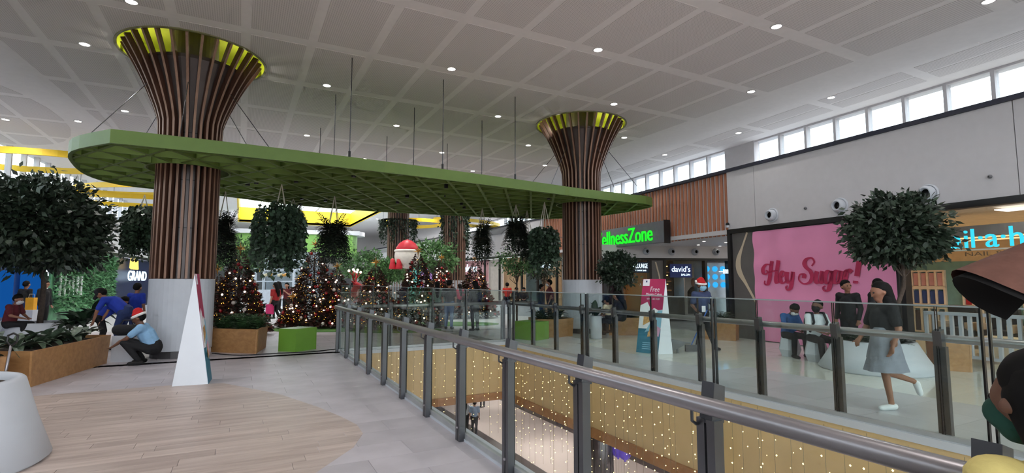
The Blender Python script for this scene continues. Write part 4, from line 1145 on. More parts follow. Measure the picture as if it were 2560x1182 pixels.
# left side
def lpt(y, off=0.0):
    a, d = along(left_line, y); n_ = np.array([d[1], -d[0]]); return a + n_ * off, d
def lfront(y0, y1, m_, nm='shopfront', off=-.3, z0=0.0, z1=FRZ - .15): shopfront(y0, y1, m_, nm, z1, off, left_line, -1, z0)
M_jung = mat('jungle_mural', (96, 150, 110), .6, vary=.75, scale=1.6, bump=.2)
LJ0, LJ1 = on_left(128), on_left(284)
lfront(LJ0, LJ1, M_jung, 'jungle_wall', -.1)
lfront(LJ1, 50.0, mat('navy_front', (30, 38, 74), .4), 'navy_shopfront')
lfront(50, 64.5, mat('front_sage', (120, 150, 130), .5))
lfront(-8.9, 14, mat('front_grey3', (150, 150, 152), .5))
lfront(14, LJ0, mat('front_blue', (30, 60, 120), .3), 'blue_shopfront')
for k in range(3):
    y_ = (on_left(4), on_left(62), on_left(104))[k]; lfront(y_, y_ + (.9, 1.6, .5)[k], glow('blue_screen', (26, 104, 196), .55), 'blue_screen', -.15, .4, 2.1)
t = thing('shop_sign', 'white lettered sign on the navy shopfront beside the slatted column', 'sign', (-6.6, 35, 1.6))
a, d = lpt(on_left(315), .06); a1, _ = lpt(on_left(357), .06); text('sign_letters', 'GRAND', (a[0], a[1], 1.74), (d[0], d[1], 0), (0, 0, 1), float(np.linalg.norm(a1 - a)), .62, .05, M_wlet, t)
for k in range(4):
    p_ = a + d * (.1 + k * .42); MB().tube([(p_[0] + .1, p_[1], 2.5), (p_[0] + .1, p_[1] + .1, 3.0 if k % 2 else 3.06), (p_[0] + .1, p_[1] + .36, 2.46)], .07, 6).build('yellow_mark', glow('yellow_letters', (255, 220, 110), 1.6), t)
t = thing('shop_sign', 'pale block letters on the jungle wall behind the potted tree', 'sign', (-7.7, 25, 1.5))
a, d = lpt(on_left(140), .06)
m = MB()
for k, (h, w) in enumerate(((.9, .16), (.9, .16), (.9, .16), (.9, .16), (.9, .3), (.9, .22))):
    p_ = a + d * (.1 + k * .42); m.box((p_[0] + .06, p_[1], 1.5), (.06, w, h), 0)
m.build('block_letters', mat('white_letter', (214, 220, 216), .5), t)
# ------------------------------------------------------------------ planters and benches
rng = random.Random(77); nrg = np.random.default_rng(12)
def poly_planter(poly, h, label, m_=None, soil=True, flare=.05, cat='planter'):
    c = np.mean(np.array(poly), 0); t = thing('wooden_planter' if soil else 'bench_block', label, cat, (c[0], c[1], 0)); m_ = m_ or M_tanwood
    top = [tuple(np.array(p) + (np.array(p) - c) * flare) for p in poly]; n = len(poly)
    for i in range(n):
        k = (i + 1) % n; a, q, ta, tq = poly[i], poly[k], top[i], top[k]
        d = np.array(q) - np.array(a); nr = np.array([d[1], -d[0]]); nr = nr / np.linalg.norm(nr)
        if np.dot(nr, np.array(a) - c) < 0: nr = -nr
        MB().slab([(a[0], a[1], .0), (q[0], q[1], .0), (tq[0], tq[1], h), (ta[0], ta[1], h)], (-nr[0], -nr[1], 0), .03).build('side_panel', m_, t)
    if soil: MB().prism([tuple(np.array(p) * .985 + c * .015) for p in poly], .02, h - .05).build('soil', M_soil, t)
    else: MB().prism(top, h, h + .02).build('seat_top', m_, t)
    return t
PA = [(-2.92, 11.12), (-2.39, 13.6), (-3.15, 13.95), (-3.95, 11.65)]
PB = [(-3.14, 10.75), (-3.98, 11.45), (-4.9, 11.3), (-4.1, 10.2)]
PC = [(-.55, 14.56), (.4, 13.74), (.66, 14.94), (.3, 15.7), (-.4, 15.6)]
PD = [(8.12, 13.75), (8.6, 13.4), (9.3, 13.62), (9.25, 14.5), (8.3, 14.6)]
PE = [(10.4, 13.2), (11.25, 12.75), (11.8, 13.55), (11.15, 13.95)]
PF = [(12.15, 11.0), (12.6, 10.25), (13.05, 10.5), (12.75, 11.2)]
PG = [(11.98, 5.1), (12.2, 4.7), (12.62, 5.0), (12.4, 5.5)]
poly_planter(PA, .58, 'long tan plywood planter full of striped leaves beside the spade')
poly_planter(PB, .55, 'tan plywood planter with bare soil at the picture edge behind the white cone')
poly_planter(PC, .57, 'tan plywood planter of ferns in front of the Christmas tree, beside the green block')
poly_planter(PD, .55, 'tan plywood planter beside the green block across the well')
poly_planter(PE, .55, 'tan plywood planter under the small tree, behind the printed standee')
poly_planter(PF, .55, 'tan plywood planter behind the man in the red and white hat')
poly_planter(PG, .62, 'tan plywood planter behind the white cone planter by the salon')
M_gblock = mat('green_block', (110, 156, 56), .35, vary=.03)
poly_planter([(.89, 13.96), (1.25, 13.61), (1.77, 14.01), (1.42, 14.4)], .53, 'bright green cube seat near the end of the balustrade', M_gblock, False, .0, 'seat')
poly_planter([(7.25, 13.75), (7.62, 13.0), (8.2, 13.25), (7.85, 14.0)], .5, 'bright green block seat across the well', M_gblock, False, .0, 'seat')
poly_planter([(-2.36, 13.78), (-1.85, 13.5), (-1.85, 13.95), (-2.15, 14.35)], .52, 'white box bench beside the crouching man', M_offwhite, False, .0, 'bench')
def cone_planter(c, rb, rt, h, label):
    t = thing('cone_planter', label, 'planter', (c[0], c[1], 0)); C3 = (c[0], c[1], 0)
    MB().lathe([(rb * .96, 0), (rb, .03), (rb - (rb - rt) * .5, h * .5), (rt + .02, h - .02), (rt, h), (rt - .06, h), (rt - .08, h - .08)], C3, 48, close=False).build('shell', M_offwhite, t, smooth=True)
    MB().lathe([(rt - .08, h - .09), (rt - .08, h - .07)], C3, 32).build('soil', M_soil, t)
    return t
TL = AT(112, 14.2); CT = (11.0, 5.75)
cone_planter((-2.5, 6.65), .93, .68, .78, 'white tapered planter cut by the picture edge, nearest the viewer')
cone_planter(TL, .95, .66, .6, 'white tapered planter holding the largest tree')
cone_planter(CT, .97, .66, .56, 'wide white tapered planter across the well holding the leafy tree')
p = AT(15, 14.6); cone_planter(p, .6, .45, .58, 'small white tapered planter beside the largest tree')
for (px, py, r, h, lb) in ((1975, 893, .24, .44, 'white faceted stool under the boy in blue'), (2042, 906, .24, .44, 'white faceted stool under the boy with a backpack')):
    q = G(px, py); q = q + np.array([q[0], q[1], 0]) / np.hypot(q[0], q[1]) * r
    t = thing('stool', lb, 'stool', tuple(q)); MB().lathe([(r * .75, 0), (r, h * .35), (r * .72, h)], tuple(q), 7).build('seat_block', M_offwhite, t)
    if px == 1975: ST1 = q
    else: ST2 = q
q = AT(1488, 15.6); t = thing('tall_pot', 'slim white cylinder pot beside the right slatted column', 'pot', tuple(q))
MB().lathe([(.15, 0), (.17, .02), (.17, .66), (.15, .68), (.14, .62)], tuple(q), 24, close=False).build('shell', M_offwhite, t, smooth=True); MB().lathe([(.145, .6), (.145, .63)], tuple(q), 20).build('soil', M_soil, t)
POT = q

# ------------------------------------------------------------------ leafy plants
M_leafd = mat('dark_leaf', (38, 56, 40), .42, vary=.25, scale=9, island=.45)
M_leafm = mat('ficus_leaf', (52, 66, 52), .42, vary=.2, scale=9, island=.5)
M_leafb = mat('fresh_leaf', (96, 138, 84), .5, vary=.2, scale=9, island=.4)
M_leafs = mat('striped_leaf', (70, 84, 68), .35, vary=.55, scale=38, island=.35)
M_fern = mat('fern_frond', (28, 36, 26), .55, vary=.2, island=.4)
M_ivy = mat('ivy_leaf', (58, 78, 60), .4, vary=.3, scale=8, island=.5)
M_fernb = mat('green_fern', (58, 88, 52), .55, vary=.2, island=.4)
M_bark = mat('bark', (74, 62, 54), .85, vary=.25, scale=20, bump=.5)
def blade(L, w, arch, m_, name='leaf'):
    # one arching leaf as its own mesh
    m = MB(); N = 6; V = []; F = []
    for i in range(N + 1):
        s = i / N; x = L * s * (1 - .25 * arch * s); z = L * (.55 * s - arch * s * s * .75); ww = w * sin(pi * min(1, s * .92 + .06)) ** .8 / 2
        V += [(x, -ww, z + ww * .35), (x, 0, z), (x, ww, z + ww * .35)]
    for i in range(N):
        for j in range(2): F.append((i * 3 + j, i * 3 + j + 1, (i + 1) * 3 + j + 1, (i + 1) * 3 + j))
    return m.add(V, F)
LEAFPROTO = {}
def leaf_plant(c, label, n=11, L=.42, w=.14, m_=None, up=.35, group=None, name='leafy_plant', seed=0):
    rg = random.Random(seed + int(c[0] * 100)); t = thing(name, label, 'plant', c, group)
    MB().tube([(c[0], c[1], c[2] - .04), (c[0], c[1], c[2] + .06)], .02, 6).build('stem', M_leafd, t)
    for k in range(n):
        key = (m_.name, round(L, 2), round(w, 2), k % 3)
        if key not in LEAFPROTO:
            o = blade(L, w, (.5, .8, 1.1)[k % 3], m_).build('leaf', m_, t, smooth=True, local=True); LEAFPROTO[key] = o
        else: o = dup(LEAFPROTO[key], t)
        o.location = (0, 0, rg.uniform(0, .05)); s = rg.uniform(.75, 1.15)
        o.scale = (s, s, s); o.rotation_euler = (rg.uniform(-.25, .25), -rg.uniform(.0, up * 2), 2 * pi * k / n + rg.uniform(-.3, .3))
    return t
places = ['first', 'second', 'third', 'fourth', 'fifth', 'sixth', 'seventh', 'eighth', 'ninth']
for k in range(9):
    s = k / 8; x = -3.24 + s * .52 + rng.uniform(-.1, .05) - (.35 if k % 2 else 0); y = 11.45 + s * 2.1
    leaf_plant((x, y, .53), places[k] + ' striped-leaf plant from the spade end of the long planter', 13, .42, .14, M_leafs, .35, 'striped plants in the long planter', 'striped_plant', k)
leaf_plant((-2.55, 6.9, .7), 'dark broad-leaved plant in the nearest white planter', 14, .5, .2, M_leafd, .3, None, 'leafy_plant', 3)
leaf_plant((-3.45, 10.75, .5), 'clump of dark leaves at the corner of the bare-soil planter', 16, .42, .17, M_leafd, .3, None, 'leafy_plant', 5)
for k, (px, dp, z, L) in enumerate(((222, 13.4, .55, .75), (205, 13.8, .5, .7), (245, 14.2, .6, .75), (188, 13.2, .5, .55))):
    leaf_plant(tuple(AT(px, dp, z)), places[k] + ' large-leaved plant behind the long planter, by the blue shirted people', 14, L, L * .33, M_leafd, .45, 'large-leaved plants by the blue shirted people', 'broadleaf_plant', k)
leaf_plant((POT[0], POT[1], .62), 'upright dark plant in the slim white pot', 9, .5, .2, M_leafd, .75, None, 'leafy_plant', 8)
def fern_clump(c, label, r=.5, n=26, m_=None, h=.35, seed=0, parts=True, name='fern', cat='fern', group=None):
    rg = np.random.default_rng(seed); t = thing(name, label, cat, c, group); B = []; D = []; Sd = []; Ln = []
    for k in range(n):
        a = rg.uniform(0, 2 * pi); L = r * rg.uniform(.7, 1.2); e = rg.uniform(.15, 1.1)
        d = np.array([cos(a), sin(a), 0]); prev = np.array(c, float)
        for i in range(9):
            s = (i + 1) / 9; p = np.array(c) + d * L * s * (1 - .15 * s) + np.array([0, 0, h * e * 2.2 * (s - .62 * s * s)])
            tg = p - prev; tg /= np.linalg.norm(tg); sd = np.cross(tg, [0, 0, 1]); sd /= max(1e-6, np.linalg.norm(sd))
            for q in (-1, 1): B.append(p); D.append(tg * .55 + sd * q); Sd.append(tg); Ln.append(.16 * L / .5 * (1 - .55 * s))
            prev = p
    Ln = np.array(Ln); me = leaf_mesh('fronds', np.array(B) - np.array(c), np.array(D), np.array(Sd), Ln, Ln * .34); me.materials.append(m_ or M_fernb); link('fronds', me, t, 'stuff')
    MB().lathe([(.03, -.05), (.04, .03)], c, 8).build('crown_base', M_leafd, t)
    return t
for k, (x, y) in enumerate(((-.3, 14.75), (.12, 14.35), (.4, 14.45), (.1, 15.0), (-.15, 15.35))): fern_clump((x, y, .52), places[k] + ' green fern in the planter before the Christmas tree', .48, 28, M_fernb, .36, 10 + k, group='ferns before the Christmas tree')
for k, (x, y) in enumerate(((8.4, 13.85), (8.8, 13.75), (9.0, 14.15), (8.5, 14.3))): fern_clump((x, y, .5), places[k] + ' dark fern in the planter beside the green block across the well', .42, 24, M_leafd, .34, 30 + k, group='ferns across the well')
for k, (x, y) in enumerate(((10.75, 13.2), (11.2, 13.1), (11.4, 13.5))): fern_clump((x, y, .5), places[k] + ' dark low plant under the small tree', .36, 20, M_leafd, .26, 40 + k, group='plants under the small tree')
for k, (x, y) in enumerate(((12.4, 10.95), (12.6, 10.6), (12.8, 10.85))): fern_clump((x, y, .5), places[k] + ' glossy low plant behind the man in the red and white hat', .36, 22, M_leafd, .3, 50 + k, group='plants behind the hatted man')
for k in range(6):
    a = k * pi / 3; fern_clump((CT[0] + .38 * cos(a), CT[1] + .38 * sin(a), .5), places[k] + ' dark plant round the trunk in the wide white planter', .4, 18, M_leafd, .3, 60 + k, group='plants round the leafy tree')

# ------------------------------------------------------------------ trees
def tree(c, label, base_z, trunk, crown_c, radii, nclump, per, leaf, m_, seed, lean=(0, 0), spread=.34, cat='tree'):
    rg = np.random.default_rng(seed); t = thing('potted_tree', label, cat, (c[0], c[1], base_z))
    top = np.array(crown_c, float); b0 = np.array([c[0], c[1], base_z])
    mid = (b0 + top) / 2 + np.array([lean[0], lean[1], 0])
    path = cat_rom([b0, mid, top - np.array([0, 0, radii[2] * .2])], 5)
    MB().tube(path, list(np.linspace(trunk, trunk * .55, len(path))), 8).build('trunk', M_bark, t, smooth=True)
    B = []; D = []; br = MB()
    for k in range(nclump):
        v = rg.normal(size=3); v /= np.linalg.norm(v); rr = rg.uniform(.25, 1.0) ** .45
        if v[2] < -.55: v[2] *= .6
        cc = top + v * rr * np.array(radii)
        if k < 26:
            s_ = path[int(len(path) * .55) + k % max(1, int(len(path) * .4))]
            br.tube([s_, (s_ + cc) / 2 + rg.normal(size=3) * .08, cc], [trunk * .3, trunk * .2, trunk * .08], 5)
        pts = cc + rg.normal(size=(per, 3)) * np.array([spread, spread, spread * .7]) * radii[0] * .55
        out = pts - top; out /= np.maximum(.2, np.linalg.norm(out, axis=1, keepdims=True))
        B.append(pts); D.append(out + rg.normal(size=(per, 3)) * .6 + np.array([0, 0, -.35]))
    br.build('branches', M_bark, t)
    B = np.concatenate(B); D = np.concatenate(D); n = len(B); L = leaf * rg.uniform(.7, 1.25, n)
    me = leaf_mesh('foliage', B - b0, D, rg.normal(size=(n, 3)), L, L * .48, .18); me.materials.append(m_); link('foliage', me, t, 'stuff')
    return t
tree((TL[0], TL[1]), 'large dark-leaved tree in a white planter filling the left side', .54, .075, AT(84, 14.2, 3.08), (1.42, 1.42, 1.42), 230, 66, .2, M_leafm, 5, (.1, .1), .30)
tree(CT, 'dark-leaved tree in the wide white planter before the pink banner', .5, .05, (CT[0] + .42, CT[1] - .28, 2.62), (.7, .7, .78), 150, 62, .135, M_leafm, 6, (.15, -.25), .34)
p = AT(1556, 16.3); tree((11.2, 13.3), 'small potted tree under the glowing green letters', .5, .04, AT(1547, 16.2, 1.98), (.52, .52, .6), 56, 50, .12, M_leafd, 7, (.05, .05), .34)
for (px, dp, z, r, lb, sd) in ((1292, 21, 2.6, .75, 'slender tree behind the hanging ferns, in front of the rose shopfront', 8), (1360, 24, 2.4, .8, 'slender tree under the hanging ivy by the right column', 9)):
    q = AT(px, dp); tree((q[0], q[1]), lb, .0, .045, (q[0], q[1], z), (r, r, .85), 34, 34, .13, M_leafb if sd == 8 else M_leafm, sd)
for (px, dp, z, r, lb, sd) in ((1085, 27.5, 2.9, 1.15, 'bright green tree between two Christmas trees', 11), (915, 29, 2.5, 1.2, 'bright green tree behind the red reindeer', 12), (968, 27, 2.1, .8, 'low bright tree beside the vine-topped column', 13), (590, 26, 3.0, 1.2, 'light green tree behind the Christmas tree by the slatted column', 14)):
    q = AT(px, dp); tree((q[0], q[1]), lb, .0, .07, (q[0], q[1], z), (r, r, r * .75), 45, 40, .22, M_leafb, sd)

# ------------------------------------------------------------------ hanging baskets
M_rope = mat('cotton_rope', (206, 200, 184), .8)
def basket(px, py_rope, py_top, py_bot, wpx, dp, kind, label, seed):
    rg = np.random.default_rng(seed); c = AT(px, dp); zt, zb = ZH(py_top, dp), ZH(py_bot, dp); R = wpx * dp / 1290 / 2; bz = zt - (zt - zb) * (.32 if kind == 'ivy' else .42)
    t = thing('hanging_basket', label, 'hanging plant', (c[0], c[1], bz), 'hanging plants under the green canopy')
    MB().lathe([(.1, -.22), (.22, -.12), (.27, .02), (.25, .02), (.2, -.08)], (c[0], c[1], bz), 18).build('basket', M_soil, t)
    hook = (c[0], c[1], KZ0 + .03)
    for k in range(4):
        a = pi / 4 + k * pi / 2; MB().tube([hook, (c[0] + .26 * cos(a), c[1] + .26 * sin(a), bz)], .012, 5).build('rope', M_rope, t)
    B, D, Sd, L = [], [], [], []
    if kind == 'fern':
        for k in range(150):
            a = rg.uniform(0, 2 * pi); e = rg.uniform(-.2, 1.0); Lf = R * rg.uniform(.8, 1.25); prev = np.array([c[0], c[1], bz]); d = np.array([cos(a), sin(a), 0])
            drop = rg.uniform(.5, 1.6)
            for i in range(9):
                s = (i + 1) / 9; p = np.array([c[0], c[1], bz]) + d * Lf * (s - .25 * s * s) * (1 - .2 * e) + np.array([0, 0, (zt - bz) * 1.55 * e * s - drop * R * .95 * s * s])
                tg = p - prev; tg /= np.linalg.norm(tg); sd = np.cross(tg, [0, 0, 1]) + 1e-4; sd /= np.linalg.norm(sd)
                for q in (-1, 1): B.append(p); D.append(tg * .7 + sd * q); Sd.append(tg); L.append(.19 * R * (1.15 - .6 * s) / .6)
                prev = p
        for k in range(34):     # a few long hanging runners
            a = rg.uniform(0, 2 * pi); r0 = R * rg.uniform(.2, .7); z = bz - .3
            end = zb + rg.uniform(0, .5) * (bz - zb)
            while z > end:
                p = np.array([c[0] + r0 * cos(a), c[1] + r0 * sin(a), z]); B.append(p); D.append(rg.normal(size=3) * .6 + np.array([0, 0, -.8])); Sd.append(rg.normal(size=3)); L.append(.13); z -= .035; r0 *= .992
        m_ = M_fern
    else:
        for k in range(230):
            a = rg.uniform(0, 2 * pi); r0 = R * rg.uniform(.25, 1.0); z = bz + (zt - bz) * sqrt(max(0, 1 - (r0 / R) ** 2)) * rg.uniform(.7, 1.1); end = zb + (bz - zb) * rg.beta(1.1, 2.2)
            if rg.uniform() < .06: end = zb - .15
            while z > end:
                p = np.array([c[0] + r0 * cos(a) + rg.normal() * .02, c[1] + r0 * sin(a) + rg.normal() * .02, z]); B.append(p)
                D.append(np.array([cos(a), sin(a), -1.1]) + rg.normal(size=3) * .55); Sd.append(rg.normal(size=3)); L.append(.115 * rg.uniform(.6, 1.3)); z -= rg.uniform(.04, .11)
        m_ = M_ivy
    L = np.array(L); o = np.array([c[0], c[1], bz])
    me = leaf_mesh('foliage', np.array(B) - o, np.array(D), np.array(Sd), L, L * (.26 if kind == 'fern' else .85), .15); me.materials.append(m_); link('foliage', me, t, 'stuff')
basket(697, 450, 502, 678, 118, 13.8, 'ivy', 'large trailing ivy in a basket hung from the canopy by four ropes', 1)
basket(728, 480, 500, 590, 84, 16.4, 'fern', 'dark fern hanging just behind the large trailing ivy', 2)
basket(832, 495, 530, 668, 112, 15.8, 'fern', 'spiky dark fern hanging over the tallest Christmas tree', 3)
basket(352, 480, 512, 640, 84, 15.6, 'ivy', 'trailing ivy half hidden left of the slatted column', 4)
basket(556, 490, 520, 672, 92, 15.0, 'fern', 'dark fern half hidden right of the slatted column', 5)
basket(1205, 520, 548, 662, 74, 18.6, 'fern', 'dark hanging fern left of three, before the vine-hung column', 6)
basket(1290, 510, 530, 640, 86, 17.6, 'fern', 'high dark hanging fern, middle of the three right ones', 7)
basket(1362, 508, 565, 668, 76, 17.0, 'ivy', 'round trailing ivy hanging beside the right slatted column', 8)
basket(1318, 510, 575, 650, 50, 19.0, 'fern', 'small fern hanging behind the round trailing ivy', 9)
# vines climbing the far columns
def vines(c, r, z0, z1, n, label, seed, m_):
    rg = np.random.default_rng(seed); t = thing('vine_collar', label, 'vine', (c[0], c[1], z1)); B = []; D = []
    for k in range(n):
        a = rg.uniform(0, 2 * pi); z = z1; end = z1 - (z1 - z0) * rg.beta(1.2, 2)
        while z > end: B.append((c[0] + (r + rg.normal() * .08) * cos(a), c[1] + (r + rg.normal() * .08) * sin(a), z)); D.append((cos(a), sin(a), -1.2)); z -= .09
    B = np.array(B) - np.array([c[0], c[1], z1]); D = np.array(D) + rg.normal(size=B.shape) * .5
    me = leaf_mesh('foliage', B, D, rg.normal(size=B.shape), np.full(len(B), .16), np.full(len(B), .1)); me.materials.append(m_); link('foliage', me, t, 'stuff')
    MB().lathe([(r + .02, -.1), (r + .05, -.05), (r + .05, 0)], (c[0], c[1], z1), 20, close=False).build('trough', M_soil, t)
vines((11.0, 28.2), .72, 2.6, 5.6, 60, 'green vines trailing down the pale slatted column', 1, M_ivy)
vines((8.6, 31.6), 1.0, 3.6, 5.5, 170, 'thick green vines collaring the column behind the inflatable', 2, M_ivy)

# living wall of leaves over the green shopfront
rg = np.random.default_rng(44); n = 5200; yy = rg.uniform(LJ0 + .1, LJ1 - .1, n); zz = rg.uniform(.5, FRZ - .25, n); B = np.array([[lpt(y_, .02)[0][0], y_, z_] for y_, z_ in zip(yy, zz)])
D = np.stack([rg.uniform(.2, .9, n), rg.normal(size=n) * .6, rg.normal(size=n) * .6 - .3], 1); L = rg.uniform(.12, .34, n)
lw_ = thing('leaf_screen', 'green screen of mixed leaves behind the largest tree', 'plant screen', (float(B[:, 0].mean()), float(yy.mean()), 0))
me = leaf_mesh('foliage', B - np.array(ORG[lw_.name]), D, rg.normal(size=(n, 3)), L, L * .4); me.materials.append(mat('wall_leaf', (104, 158, 112), .5, vary=.3, island=.6)); link('foliage', me, lw_, 'stuff')
for k in range(5):
    y_ = LJ0 + .3 + k * (LJ1 - LJ0 - .6) / 4; q_ = lpt(y_, .0)[0]; MB().box((q_[0], q_[1], 1.9), (.03, .05, 2.7)).build('trellis_bar', M_steel, lw_)
# ------------------------------------------------------------------ Christmas trees
M_xmas = mat('warm_lit_needles', (74, 36, 30), .6, vary=.3, island=.6)  # red-brown includes the tint of warm lights and red ornaments on the needles
M_xmasg = mat('dark_green_needles', (34, 42, 28), .6, vary=.3, island=.6)
M_warm = glow('warm_tree_bulb', (255, 176, 70), 5); M_cool = glow('globe_bulb', (255, 226, 206), 4)
M_redb = mat('red_bauble', (150, 26, 28), .25, vary=.1, coat=.4); M_whiteb = mat('white_bauble', (220, 206, 198), .35); M_gold = mat('gold_star', (198, 146, 70), .3, .8)
def xmas_tree(c, H, R, label, seed, dens=1.0, gz=.12):
    rg = np.random.default_rng(seed); c = np.array([c[0], c[1], 0.0]); t = thing('christmas_tree', label, 'Christmas tree', tuple(c), 'Christmas trees with fairy lights')
    MB().tube([tuple(c), (c[0], c[1], H * .9)], [.07, .02], 8).build('trunk', M_bark, t)
    MB().lathe([(.32, 0), (.34, .02), (.1, .06)], tuple(c), 14).build('stand', M_black, t)
    n = int(9000 * dens * (H / 3.0)); h = gz + (H - gz) * (1 - np.sqrt(rg.uniform(0, 1, n))) ; a = rg.uniform(0, 2 * pi, n)
    s = (h - gz) / (H - gz); rad = R * (1 - s) ** .85 * (1 + .10 * np.sin(s * 46)) + .04; rr = rad * rg.uniform(.45, 1.0, n) ** .6
    P_ = np.stack([rr * np.cos(a), rr * np.sin(a), h], 1); D = np.stack([np.cos(a), np.sin(a), rg.uniform(-.5, .35, n)], 1) + rg.normal(size=(n, 3)) * .35
    L = rg.uniform(.1, .2, n) * (.6 + .5 * (1 - s)); me = leaf_mesh('foliage', P_, D, rg.normal(size=(n, 3)), L, L * .36, .1)
    me.materials.append(M_xmas); me.materials.append(M_xmasg); me.polygons.foreach_set('material_index', (rg.uniform(size=n) < .35).astype(np.int32)); link('foliage', me, t, 'stuff')
    def spots(k, off=.02):
        hh = gz + .08 + (H - gz - .25) * (1 - np.sqrt(rg.uniform(0, 1, k))); aa = rg.uniform(0, 2 * pi, k); s_ = (hh - gz) / (H - gz); r_ = R * (1 - s_) ** .85 * (1 + .10 * np.sin(s_ * 46)) + off + .04
        return [(c[0] + r * cos(q), c[1] + r * sin(q), z) for r, q, z in zip(r_, aa, hh)]
    m = MB()
    for p in spots(int(230 * dens), .01): m.octa(p, rg.uniform(.007, .013))
    m.build('fairy_lights', M_warm, t, kind='stuff')
    pr = {}
    for k, p in enumerate(spots(int(78 * dens), .03)):
        kind = 'globe_light' if k % 5 in (0, 2) else ('white_bauble' if k % 10 == 9 else 'red_bauble'); m_ = {'globe_light': M_cool, 'red_bauble': M_redb, 'white_bauble': M_whiteb}[kind]
        if kind not in pr: o = MB().ball((0, 0, 0), .032 if kind == 'globe_light' else .06, 8, 6).build(kind, m_, t, smooth=True, local=True); pr[kind] = o
        else: o = dup(pr[kind], t)
        o.location = tuple(np.array(p) - c)
    m = MB()
    for k in range(10):
        th, ph = 2 * pi * k / 10, (.5, -.1)[k % 2]; d = Vector((cos(th) * cos(ph), sin(th) * cos(ph), sin(ph) + .1)); o = Vector((c[0], c[1], H + .06)); u = d.orthogonal().normalized() * .035; w = d.cross(u).normalized() * .035
        m.add([o + u, o + w, o - u, o - w, o + d * .2], [(0, 1, 4), (1, 2, 4), (2, 3, 4), (3, 0, 4), (3, 2, 1, 0)])
    for sg in (1, -1):
        o = Vector((c[0], c[1], H + .06)); m.add([o + Vector((.035, 0, 0)), o + Vector((0, .035, 0)), o - Vector((.035, 0, 0)), o - Vector((0, .035, 0)), o + Vector((0, 0, .24 * sg))], [(0, 1, 4), (1, 2, 4), (2, 3, 4), (3, 0, 4), (3, 2, 1, 0)])
    m.build('star_topper', M_gold, t)
XT = [(600, 16.6, 615, .70, 'Christmas tree with a gold star rising out of the fern planter'), (545, 19.0, 668, .62, 'Christmas tree half hidden behind the slatted column'), (787, 20.0, 605, 1.08, 'tallest Christmas tree, under the spiky hanging fern'),
      (843, 19.4, 660, .82, 'Christmas tree leaning close to the tallest one, without visible star'), (940, 18.4, 650, .82, 'Christmas tree beside the red reindeer antlers'), (1045, 19.6, 622, .95, 'Christmas tree in front of the bearded inflatable'),
      (1104, 24.0, 640, .85, 'Christmas tree behind the two people seen from behind'), (1188, 24.5, 642, .98, 'rightmost Christmas tree, before the pale slatted column'), (735, 19.0, 735, .45, 'low small Christmas tree at the foot of the tallest one')]
for k, (px, dp, pt, R, lb) in enumerate(XT): xmas_tree(AT(px, dp), ZH(pt, dp) - .15, R * (1.25 if k == 0 else 1.0), lb, 100 + k, 1.0 if k != 8 else .5)
# green carpets
M_turf = mat('green_carpet', (84, 128, 60), .95, vary=.15, scale=40, bump=.4)
for (px, dp, rx, ry, lb) in ((815, 18.6, 2.1, 1.1, 'oval green carpet under the tallest Christmas trees'), (985, 18.2, 1.7, 1.0, 'green carpet under the trees beside the reindeer'), (1130, 20.8, 1.9, 1.0, 'green carpet under the rightmost trees')):
    q = AT(px, dp); t = MB(); t.lathe([(1, .002), (1, .016)], (0, 0, 0), 36, sx=rx, sy=ry); t = t.build('green_carpet', M_turf); t.location = (q[0], q[1], 0); t.rotation_euler = (0, 0, -YAW); tag(t, lb, 'carpet', 'green carpets under the Christmas trees')

# ------------------------------------------------------------------ standees
M_card = mat('white_card', (226, 230, 238), .5, vary=.01)
def wedge(fl, fr, back_r, h, tl, tr, label):
    fl, fr, br, tl, tr = [np.array(p, float)[:2] for p in (fl, fr, back_r, tl, tr)]
    bl = br + (fl - fr); t = thing('advert_standee', label, 'standee', (*(((fl + fr + br) / 3)[:2]), 0))
    FL, FR, BR, BL = [(p[0], p[1], 0) for p in (fl, fr, br, bl)]; TL_, TR_ = (tl[0], tl[1], h), (tr[0], tr[1], h)
    m = MB(); m.add([FL, FR, BR, BL, TL_, TR_], [(0, 3, 2, 1), (1, 2, 5), (0, 4, 3), (2, 3, 4, 5)]); m.build('card_body', M_card, t)
    return t, FL, FR, TL_, TR_
def on_face(q, u, v, off):
    FL, FR, TL_, TR_ = [Vector(p) for p in q]; n = (FR - FL).cross(TL_ - FL).normalized()
    lo = FL.lerp(FR, u); hi = TL_.lerp(TR_, u); p = lo.lerp(hi, v)
    return p + n * off
def face_patch(q, poly, off, t, name, m_):
    pts = [on_face(q, u, v, off) for u, v in poly]; n = (pts[1] - pts[0]).cross(pts[2] - pts[0]).normalized()
    nn = (Vector(q[1]) - Vector(q[0])).cross(Vector(q[2]) - Vector(q[0])).normalized()
    m = MB(); m.slab(pts, nn, .002); return m.build(name, m_, t)
M_mag = mat('print_magenta', (176, 36, 88), .45, vary=.03); M_tealp = mat('print_teal', (24, 112, 140), .45, vary=.08, scale=4); M_sky = mat('print_paleblue', (140, 190, 214), .45); M_food = mat('print_food', (196, 150, 92), .5, vary=.35, scale=30); M_wprint = mat('print_white', (236, 236, 240), .5); M_pprint = mat('print_pink', (214, 160, 190), .5)
